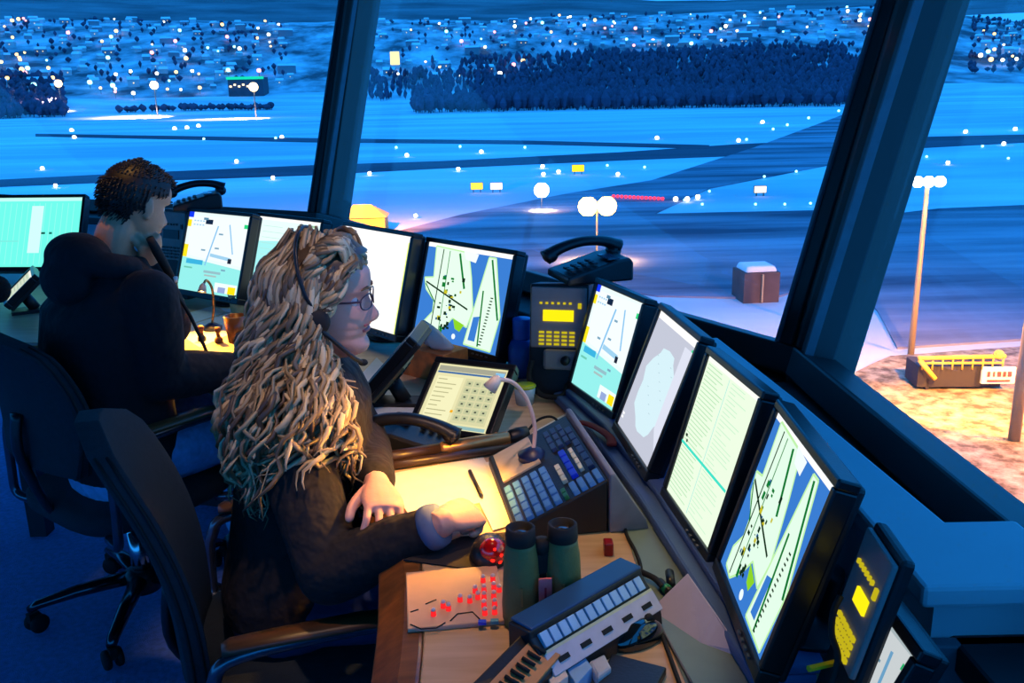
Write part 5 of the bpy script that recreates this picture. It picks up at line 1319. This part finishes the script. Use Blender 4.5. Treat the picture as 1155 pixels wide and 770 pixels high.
for k in range(620):
    # azimuth measured from the face towards her right (-y) side and round the back
    ph = rr.choice([rr.uniform(62, 180), rr.uniform(62, 125), rr.uniform(90, 150), rr.uniform(180, 285)])
    a = R(ph); ca, sa = math.cos(a), -math.sin(a)
    layer = rr.random()
    z0 = rr.uniform(.092, .134) - layer * .03
    root = Vector((-.012 + .045 * ca + rr.uniform(-.01, .02), .028 * sa + rr.uniform(-.006, .006), z0 + .012))
    R1_ = .088 + .020 * layer
    e1 = Vector((-.018 + R1_ * ca * (1.0 if ca < 0 else 0.55), (.074 + .022 * layer) * sa, .06 + rr.uniform(-.015, .015)))
    ear = Vector((-.02 + (.10 + .03 * layer) * ca * (1.0 if ca < 0 else 0.5), (.082 + .034 * layer) * sa, -.02 + rr.uniform(-.02, .02)))
    fl = rr.uniform(.85, 1.15)
    nk = Vector((-.035 + (.105 + .035 * layer) * ca * fl, (.095 + .045 * layer) * sa, -.12 + rr.uniform(-.02, .02)))
    lo = Vector((-.055 + (.12 + .03 * layer) * ca * fl, (.125 + .05 * layer) * sa * fl, -.215 + rr.uniform(-.03, .03)))
    ln = rr.uniform(-.29, -.375) if ph > 100 else rr.uniform(-.25, -.345)
    end = Vector((-.065 + (.11 + .03 * layer) * ca * rr.uniform(.8, 1.2), (.14 + .05 * layer) * sa * rr.uniform(.85, 1.15), ln))
    if ph < 115: end.x += rr.uniform(0, .05); end.y -= .02; lo.x += rr.uniform(0, .035); lo.y -= .015
    if ph < 95: end.x = min(end.x, .06); lo.x = min(lo.x, .045); nk.x = min(nk.x, .005); ear.x = min(ear.x, -.002)
    lock(mb, [root, e1, ear, nk, lo, end], rr.uniform(.0038, .0078), rr.uniform(.006, .014), rr.uniform(.075, .12), (ph * .05) + rr.uniform(0, 2.2), MY)
for k in range(110):          # locks swept back from the brow and temple
    y0 = rr.uniform(-.055, .05); 
    a0 = Vector((.080 - 9 * y0 * y0 + rr.uniform(-.008, .004), y0, .076 - 8 * y0 * y0 + rr.uniform(-.012, .008)))
    sgn = -1 if y0 < 0.01 else 1
    a1 = Vector((.050, y0 + sgn * .022, .115 + rr.uniform(-.01, .008))); a2 = Vector((.005, sgn * (.062 + rr.uniform(0, .02)), .085 + rr.uniform(-.02, .02)))
    a3 = Vector((-.03 + rr.uniform(-.01, .012), sgn * .094, .015)); a4 = Vector((-.05, sgn * .10, -.07)); a5 = Vector((-.06, sgn * .125, -.17 + rr.uniform(-.03, .03)))
    lock(mb, [a0 - Vector((.012, 0, .004)), a0, a1, a2, a3, a4, a5], rr.uniform(.004, .0075), rr.uniform(.005, .010), .085, rr.uniform(0, 6), MY)
for k in range(30):          # curls hanging beside the cheek to the collar
    x = rr.uniform(.018, .036); zt = rr.uniform(.05, .075)
    lock(mb, [Vector((x - .01, -.074, zt)), Vector((x + .004, -.080, zt - .035)), Vector((x - .012, -.083, zt - .07)), Vector((x - .04, -.088, zt - .105))], rr.uniform(.003, .005), .006, .06, rr.uniform(0, 6), MY)
for k in range(60):          # waves falling from the parting past the temple
    x = rr.uniform(.02, .074); j_ = lambda a: rr.uniform(-a, a)
    lock(mb, [Vector((x * .8, -.02 + j_(.01), .122 - x * .25)), Vector((x + .006, -.050 + j_(.006), .104 - x * .3)), Vector((x * .85, -.078 + j_(.004), .058 + j_(.01))), Vector((x * .55 + .004, -.088, .022 + j_(.008))), Vector((x * .25 - .012, -.096, -.02)), Vector((-.03 + j_(.01), -.108, -.085)), Vector((-.04 + j_(.015), -.125, -.17))], rr.uniform(.004, .0075), rr.uniform(.004, .008), .085, rr.uniform(0, 6), MY)
mb.build('hair', hm, woman, True)

# headset and glasses
t = thing('headset', 'thin black telephone headset with a boom microphone worn by the blonde woman', 'headset', HC)
cp = Vector((.002, -.104, -.022))
mb = MB(); arc = catmull([cp + Vector((0, .0, .02)), Vector((-.012, -.114, .03)), Vector((-.028, -.100, .078)), Vector((-.036, -.066, .120)), Vector((-.038, 0, .136)), Vector((-.036, .066, .120)), Vector((-.030, .098, .095)), Vector((-.008, .104, .0))], 6)
mb.tube(arc, 0.0065, 8, 0, MH, flat=0.5); mb.build('headband', black_plastic, t, True)
Mx = MH @ Matrix.Translation(cp) @ Matrix.Rotation(R(90), 4, 'X')
mb = MB(); mb.lathe([(0.001, -.012), (.022, -.012), (.027, -.006), (.027, .006), (.020, .013), (.001, .014)], 22, M=Mx); mb.build('ear_cushion', rubber, t, True)
mb = MB(); mb.ball((.0, .104, -.02), (.026, .012, .028), 0, 8, MH); mb.build('ear_cushion', rubber, t, True)
mb = MB(); mb.tube(catmull([cp + Vector((.004, -.012, -.004)), Vector((.035, -.104, -.058)), Vector((.065, -.084, -.094)), Vector((.080, -.066, -.110))], 6), 0.0042, 8, 0, MH)
bm_ = mb.build('boom', black_plastic, t, True)
mb = MB(); mb.ball((.081, -.064, -.111), (.010, .007, .007), 0, 6, MH); mb.build('microphone_tip', rubber, bm_, True)
mb = MB(); mb.tube(catmull([MH @ (cp + Vector((0, -.01, -.02))), MH @ Vector((.03, -.10, -.13)), MH @ Vector((.045, -.11, -.25)), MH @ Vector((.06, -.13, -.36)), Vector((-.26, 1.60, .74))], 6), .0022, 6); mb.build('cord', rubber, t, True)
t = thing('eyeglasses', 'dark-framed eyeglasses worn by the blonde woman', 'glasses', HC)
gf = mat('plum_frame', (60, 30, 48), 0.3)
for s in (-1, 1):
    ring = [Vector((.0925 - 6 * (abs(s * .032 + .024 * math.cos(a)) - .008) ** 2, s * .032 + .024 * math.copysign(abs(math.cos(a)) ** .7, math.cos(a)), .0015 + .0145 * math.copysign(abs(math.sin(a)) ** .7, math.sin(a)))) for a in [2 * math.pi * k / 24 for k in range(25)]]
    mb = MB(); mb.tube(ring, .0015, 6, 0, MH); mb.build('rim', gf, t, True)
    mb = MB(); mb.add(ring[:24], [list(range(24))], 0, False, MH); mb.build('lens', glass_mat('spectacle_lens', (0.97, 0.93, 1.0), 0.10), t, True)
    mb = MB(); mb.tube(catmull([Vector((.080, s * .056, .006)), Vector((.06, s * .071, .007)), Vector((.02, s * .079, .006)), Vector((-.015, s * .080, .0))], 5), .0021, 6, 0, MH); mb.build('temple', gf, t, True)
mb = MB(); mb.tube([Vector((.0915, -.009, .004)), Vector((.094, 0, .006)), Vector((.0915, .009, .004))], .0015, 6, 0, MH); mb.build('bridge', gf, t, True)

# ------------------------------------------------------------------ the man
HM = D(154, 230, 2.50)
mdir = Vector((0.60, 0.80, -0.36)).normalized()
MM = Matrix.Translation(HM) @ orient(mdir) @ Matrix.Scale(0.95, 4)
mf = Vector((0.70, 0.71, 0)).normalized(); ml = Vector((-mf.y, mf.x, 0))
man = thing('person', 'dark-haired man in a black hooded jacket and jeans, hand raised to his mouth', 'person', (-1.12, 2.52, 0))
PM = Vector((-1.13, 2.50, 0.54)); NB = HM - mf * 0.085 + Vector((0, 0, -0.150)); 
SR2 = NB - ml * 0.185 + Vector((0, 0, -0.065)) + mf * .01; SL2 = NB + ml * 0.185 + Vector((0, 0, -0.065)) + mf * .01
ER2 = D(180, 424, 2.38); WR2 = D(264, 416, 2.54); EL2 = D(190, 366, 2.64); WL2 = D(169, 302, 2.50)
mb = MB(); add_head(mb, MM, 1.04)
mb.tube([HM + MM.to_3x3() @ Vector((-.03, 0, -.04)), HM + MM.to_3x3() @ Vector((-.045, 0, -.09)), NB + Vector((0, 0, .03)), NB + Vector((0, 0, -.05))], [.048, .049, .054, .08], 20)
mb.rings([ell(PM + Vector((0, 0, -.09)), ml, mf, .16, .12), ell(PM, ml, mf, .16, .12), ell(PM.lerp(NB, .45) - mf * .02, ml, mf, .145, .11), ell(PM.lerp(NB, .75) - mf * .02, ml, mf, .165, .12), ell(NB + Vector((0, 0, -.07)), ml, mf, .16, .09), ell(NB + Vector((0, 0, -.01)), ml, mf, .075, .06)], 0, True)
limb2(mb, [SR2, ER2, WR2], [.052, .042, .029]); limb2(mb, [SL2, EL2, WL2], [.052, .042, .029])
kn = [PM + mf * .45 + ml * s * .11 + Vector((0, 0, .0)) for s in (-1, 1)]
for s, k_ in zip((-1, 1), kn): limb2(mb, [PM + ml * s * .09 + Vector((0, 0, -.02)), k_, k_ + mf * -.04 + Vector((0, 0, -.43)), k_ + mf * .08 + Vector((0, 0, -.48))], [.08, .056, .04, .034])
hd_ = (D(174, 270, 2.455) - WL2).normalized()
add_hand(mb, Matrix.Translation(WL2 + hd_ * .005) @ orient(hd_ + mf * -0.1, (0.75, -0.55, 0.25)), (62, 78, 50), 1, (0.85, 0.35, -0.5), 1.0, 1)
hd2 = (WR2 - ER2).normalized()
add_hand(mb, Matrix.Translation(WR2) @ orient(hd2, (0, 0, 1)), (25, 30, 20), 3, s=1.0, mirror=1)
remesh(mb.build('body', skin_m, man, True), 0.0036, 3)
jk = fold_bump(mat('black_fleece', (15, 16, 24), 0.9, var=0.2, scale=60, sheen=0.0), 16, 0.7)
mb = MB()
mb.rings([ell(PM + Vector((0, 0, -.05)), ml, mf, .20, .15), ell(PM + Vector((0, 0, .02)), ml, mf, .205, .155), ell(PM.lerp(NB, .35) - mf * .02, ml, mf, .19, .145), ell(PM.lerp(NB, .6) - mf * .035, ml, mf, .20, .15), ell(PM.lerp(NB, .8) - mf * .03, ml, mf, .205, .14), ell(NB + Vector((0, 0, -.045)) - mf * .01, ml, mf, .17, .10), ell(NB + Vector((0, 0, .02)), ml, mf, .088, .078)], 0, True)
limb2(mb, [SR2 - ml * -.012, ER2, ER2.lerp(WR2, .92)], [.074, .070, .052]); limb2(mb, [SL2, EL2, EL2.lerp(WL2, .93)], [.074, .066, .046])
jacket = remesh(mb.build('jacket', jk, man, True), 0.007, 4)
mb = MB()          # hood lying on the back
for (a_, r_) in ((0, (.075, .12, .065)), (1, (.06, .10, .07))):
    Rh = orient(mf).to_3x3()
    mb.ball(NB - mf * (.085 + .035 * a_) + Vector((0, 0, .03 - .055 * a_)), r_, 0, 12, None, Rh)
ring = [NB + mf * (.085 * math.cos(a) - .03) + ml * .115 * math.sin(a) + Vector((0, 0, .035 - .05 * (math.cos(a) + 1) * .5)) for a in [R(60 + 15 * k) for k in range(17)]]
mb.tube(ring, .034, 12)
remesh(mb.build('hood', jk, jacket, True), 0.007, 5)
mb = MB(); mb.tube(catmull([NB + mf * .07 + Vector((0, 0, .02)), NB + mf * .13 + Vector((0, 0, -.08)), NB + mf * .14 + Vector((0, 0, -.2))], 5), .004, 6); mb.build('zip', chrome, jacket, True)
mb = MB(); mb.rings([ell(PM + Vector((0, 0, -.1)), ml, mf, .18, .135), ell(PM + Vector((0, 0, -.03)), ml, mf, .195, .145), ell(PM + Vector((0, 0, .03)), ml, mf, .18, .13)], 0, True)
for s, k_ in zip((-1, 1), kn): limb2(mb, [PM + ml * s * .095 + Vector((0, 0, -.01)) + mf * .03, k_, k_ + mf * -.04 + Vector((0, 0, -.42))], [.095, .074, .056])
remesh(mb.build('jeans', denim, man, True), 0.008, 3)
for s, k_ in zip((-1, 1), kn):
    b0 = k_ + mf * -.07 + Vector((0, 0, -.54 + .05)); b0.z = .05
    mb = MB(); mb.rings([ell(b0 + mf * x, ml, Vector((0, 0, 1)), w, h, 16) for x, w, h in ((-.03, .03, .035), (.02, .042, .05), (.12, .046, .036), (.19, .042, .028), (.23, .015, .015))], 0, True); mb.build('shoe', black_plastic, man, True)
for s in (-1, 1):
    mb = MB(); mb.ball((.0575, s * .029, .001), .0118, 0, 8, MM); e_ = mb.build('eye', eye_w, man, True)
    mb = MB(); mb.ball((.0668, s * .029, .001), (.0035, .0055, .0055), 0, 6, MM); mb.build('iris', iris, e_, True)
lips(MM, mat('lip_brown', (170, 92, 80), 0.45), man)
dh = mat('dark_brown_hair', (28, 20, 17), 0.5, var=0.4, scale=90); brows(MM, dh, man)
rr = random.Random(9); mb = MB()
cap = head_rings(0.006, zmin=-.075, nz=30, nt=48, features=False, jaw=1.04); vs = []; fs = []
def hair_m(p):
    if p.z > .078: return True
    if p.z > .03: return p.x < .045 + (p.z - .03) * .75
    if p.z > -.02: return p.x < -.005 or (abs(p.y) > .06 and p.x < .018 and p.z > -.01 and p.x > .008) 
    return p.x < -.035 - ( -.02 - p.z) * .2
for r in cap:
    for p in r: vs.append(p + Vector((.003 if p.z > .06 else 0, 0, .008 if p.z > .05 else 0)))
for i in range(len(cap) - 1):
    for k in range(48):
        q = [i * 48 + k, i * 48 + (k + 1) % 48, (i + 1) * 48 + (k + 1) % 48, (i + 1) * 48 + k]
        if all(hair_m(vs[j]) for j in q): fs.append(q)
topi = len(vs); vs.append(Vector((-.02, 0, .124))); fs += [[(len(cap) - 1) * 48 + k, (len(cap) - 1) * 48 + (k + 1) % 48, topi] for k in range(48)]
mb.add(vs, fs, 0, True, MM)
for k in range(1500):
    f_ = rr.choice(fs); p = sum((vs[j] for j in f_), Vector()) / len(f_)
    nrm = Vector((p.x + .02, p.y * 1.3, p.z)).normalized(); fl = Vector((.35 if p.z > .06 else -.5, rr.uniform(-.3, .3), -.7 if p.z < .06 else .25))
    q = p - nrm * .004; e1 = p + nrm * .003 + fl * .009; e2 = p + nrm * .0035 + fl * rr.uniform(.014, .022)
    mb.tube([q, e1, e2], [.0022, .002, .0005], 4, 0, MM)
mb.build('hair', dh, man, True)
# hand-held microphone
a, b = D(177, 283, 2.44), D(193, 312, 2.47)
t = thing('hand_microphone', 'black hand microphone held in the man\'s raised fist', 'microphone', b)
mb = MB(); mb.tube([a + (a - b) * .5, a, a.lerp(b, .5), b], [.010, .013, .012, .010], 14); mb.build('microphone_body', rubber, t, True)
mb = MB(); mb.tube(catmull([b, b + Vector((.01, 0, -.05)), b + Vector((.03, .03, -.12)), Vector((b.x + .06, b.y + .08, ZD + .01))], 6), .005, 7); mb.build('cord', rubber, t, True)

# ================================================================== CHAIRS
mesh_f = mat('slate_chair_fabric', (32, 44, 52), 0.85, var=0.15, scale=80, bump=0.3, bscale=500)
def office_chair(loc, yaw, label, back_lean=14, seat_z=0.46, base_rot=0, back_z=(0.56, 1.0), bracket=True, back_x=-0.24, arm_z=0.0, bw=0.225):
    t = thing('office_chair', label, 'chair', loc, yaw)
    mb = MB(); mb.rings([[(x * k, y * k, z) for x, y in [(.24 * math.copysign(abs(math.cos(a)) ** .5, math.cos(a)), .24 * math.copysign(abs(math.sin(a)) ** .5, math.sin(a))) for a in [2 * math.pi * i / 32 for i in range(32)]]] for z, k in ((seat_z - .07, .9), (seat_z - .05, 1.0), (seat_z - .02, 1.0), (seat_z, .93), (seat_z + .003, .5))], 0, True)
    mb.build('seat', mesh_f, t)
    # backrest: shaped shell, curved round the sitter
    z0, z1 = back_z; rs = []; ns = 14
    for i in range(ns + 1):
        v = i / ns; z = z0 + (z1 - z0) * v
        hw = bw * (0.80 + .35 * math.sin(math.pi * min(1, v * .8 + .12)) * .6) * (1 if v < .82 else math.sqrt(max(.03, 1 - ((v - .82) / .185) ** 2)))
        xc = back_x - math.tan(R(back_lean)) * (z - z0) + .035 * math.sin(math.pi * v)
        ring = []
        m_ = 12
        for k in range(m_ + 1):
            y = hw * (2 * k / m_ - 1); ring.append((xc + .28 * y * y / .22 * .6 + .022, y, z))
        for k in range(m_, -1, -1):
            y = hw * (2 * k / m_ - 1); ring.append((xc + .28 * y * y / .22 * .6 - .022, y, z))
        rs.append(ring)
    mb = MB(); mb.rings(rs, 0, True); br = mb.build('backrest', mesh_f, t, bevel=0.008)
    for o_ in (-.010, .010):
        for s in (-1, 1):
            mb = MB(); pts = []
            for i in range(ns):
                v = i / ns; z = z0 + (z1 - z0) * v
                hw = bw * (0.80 + .35 * math.sin(math.pi * min(1, v * .8 + .12)) * .6) * (1 if v < .82 else math.sqrt(max(.03, 1 - ((v - .82) / .185) ** 2)))
                xc = back_x - math.tan(R(back_lean)) * (z - z0) + .035 * math.sin(math.pi * v); pts.append((xc + .28 * hw * hw / .22 * .6 + o_, s * (hw + .001), z))
            mb.tube(pts, .0035, 5); mb.build('piping', rubber, br)
    mb = MB(); mb.tube(catmull([(back_x - .03, 0, z0 + .15), (back_x - .035, 0, z0 + .02), (back_x + .06, 0, seat_z - .085), (0, 0, seat_z - .09)], 5), .024, 10, flat=.5); mb.build('back_bracket', black_plastic, t)
    mb = MB(); mb.box((0, 0, seat_z - .095), (.18, .16, .05)); mb.build('tilt_mechanism', black_plastic, t, bevel=0.01)
    mb = MB(); mb.tube([(.03, -.08, seat_z - .1), (.03, -.26, seat_z - .1)], .008, 8); mb.ball((.03, -.27, seat_z - .1), (.014, .022, .012), 0, 6); mb.build('lever', black_plastic, t)
    mb = MB(); mb.lathe([(.028, .10), (.028, .26), (.018, .26), (.018, seat_z - .1)], 16); mb.build('gas_column', chrome, t)
    mb = MB(); mb.lathe([(.001, .07), (.05, .07), (.052, .13), (.03, .14), (.001, .14)], 20); mb.build('hub', black_plastic, t)
    for k in range(5):
        a = R(base_rot + 72 * k); c, s = math.cos(a), math.sin(a)
        mb = MB(); mb.tube([(c * .03, s * .03, .115), (c * .18, s * .18, .105), (c * .29, s * .29, .088), (c * .315, s * .315, .075)], [.026, .022, .017, .014], 10, flat=.8); sp = mb.build('spoke', mat('polished_base', (70, 76, 84), 0.2, 0.9), t)
        M = Matrix.Translation((c * .31, s * .31, 0)) @ Matrix.Rotation(a + .6, 4, 'Z')
        mb = MB()
        for o_ in (-.016, .016): mb.lathe([(.001, -.009), (.024, -.009), (.028, -.004), (.028, .004), (.024, .009), (.001, .009)], 16, M=M @ Matrix.Translation((-.012, o_, .0285)) @ Matrix.Rotation(R(90), 4, 'X'))
        mb.box((-.004, 0, .05), (.03, .02, .03), 0, M); mb.build('caster', rubber, sp)
    for s in (-1, 1):
        az = arm_z; path = catmull([(-.18, s * .20, seat_z - .07), (-.20, s * .285, seat_z - .06), (-.20, s * .295, seat_z + .02), (-.19, s * .295, seat_z + .16 + az), (-.14, s * .295, seat_z + .205 + az), (.10, s * .295, seat_z + .215 + az), (.19, s * .295, seat_z + .19 + az), (.235, s * .295, seat_z + .07), (.22, s * .285, seat_z - .05), (.15, s * .2, seat_z - .07)], 6)
        mb = MB(); mb.tube(path, .013, 10); fr_ = mb.build('arm_frame', mat('blue_steel_tube', (96, 104, 116), 0.25, 0.8), t)
        mb = MB(); mb.rings([[(x, s * .295 + w * math.cos(a), seat_z + z + az + .017 + .012 * math.sin(a)) for a in [2 * math.pi * i / 14 for i in range(14)]] for x, w, z in ((-.17, .012, .205), (-.155, .024, .210), (-.05, .026, .213), (.08, .027, .214), (.165, .024, .206), (.185, .010, .200))], 0, True); mb.build('armrest_pad', arm_wood, t)
    return t
office_chair((-0.44, 1.75, 0), 0.30, 'slate office chair in which the blonde woman sits', 14, 0.43, 20, (0.42, 0.94), arm_z=-0.07, bw=0.185)
office_chair((-1.13, 2.53, 0), math.atan2(mf.y, mf.x) + 0.10, 'dark office chair in which the man in the hooded jacket sits', 12, 0.44, 8, (0.56, 0.95), back_x=-0.25)
# ================================================================== ROOM LIGHTS (ceiling downlights)
dl = mat('white_trim_ring', (200, 200, 200), 0.5)
def downlight(x, y, power, col, ang_, tx, ty, label):
    t = thing('downlight', label, 'lamp', (x, y, TOP))
    mb = MB(); mb.lathe([(.045, -.001), (.06, -.001), (.06, -.008), (.045, -.008)], 24); mb.build('trim_ring', dl, t)
    mb = MB(); mb.lathe([(.001, -.003), (.045, -.003), (.045, -.006), (.001, -.006)], 20); mb.build('bulb', glow((255, 200, 120), 4), t)
    spot((x, y, TOP - .03), (tx, ty, 1.0 if ty > 1.6 else 0.75), power, col, ang_, 0.5, 0.04, name='downlight_beam')
downlight(-0.10, 1.55, 60, (1.0, 0.58, 0.24), 26, -0.05, 1.38, 'ceiling downlight above the desk corner')
downlight(-0.15, 0.7, 62, (1.0, 0.66, 0.56), 24, -0.31, 1.76, 'unseen ceiling downlight added to light the woman')  # added out of view to brighten her hair and face
downlight(-1.02, 2.45, 55, (1.0, 0.5, 0.14), 20, -0.93, 2.60, 'ceiling downlight above the man')
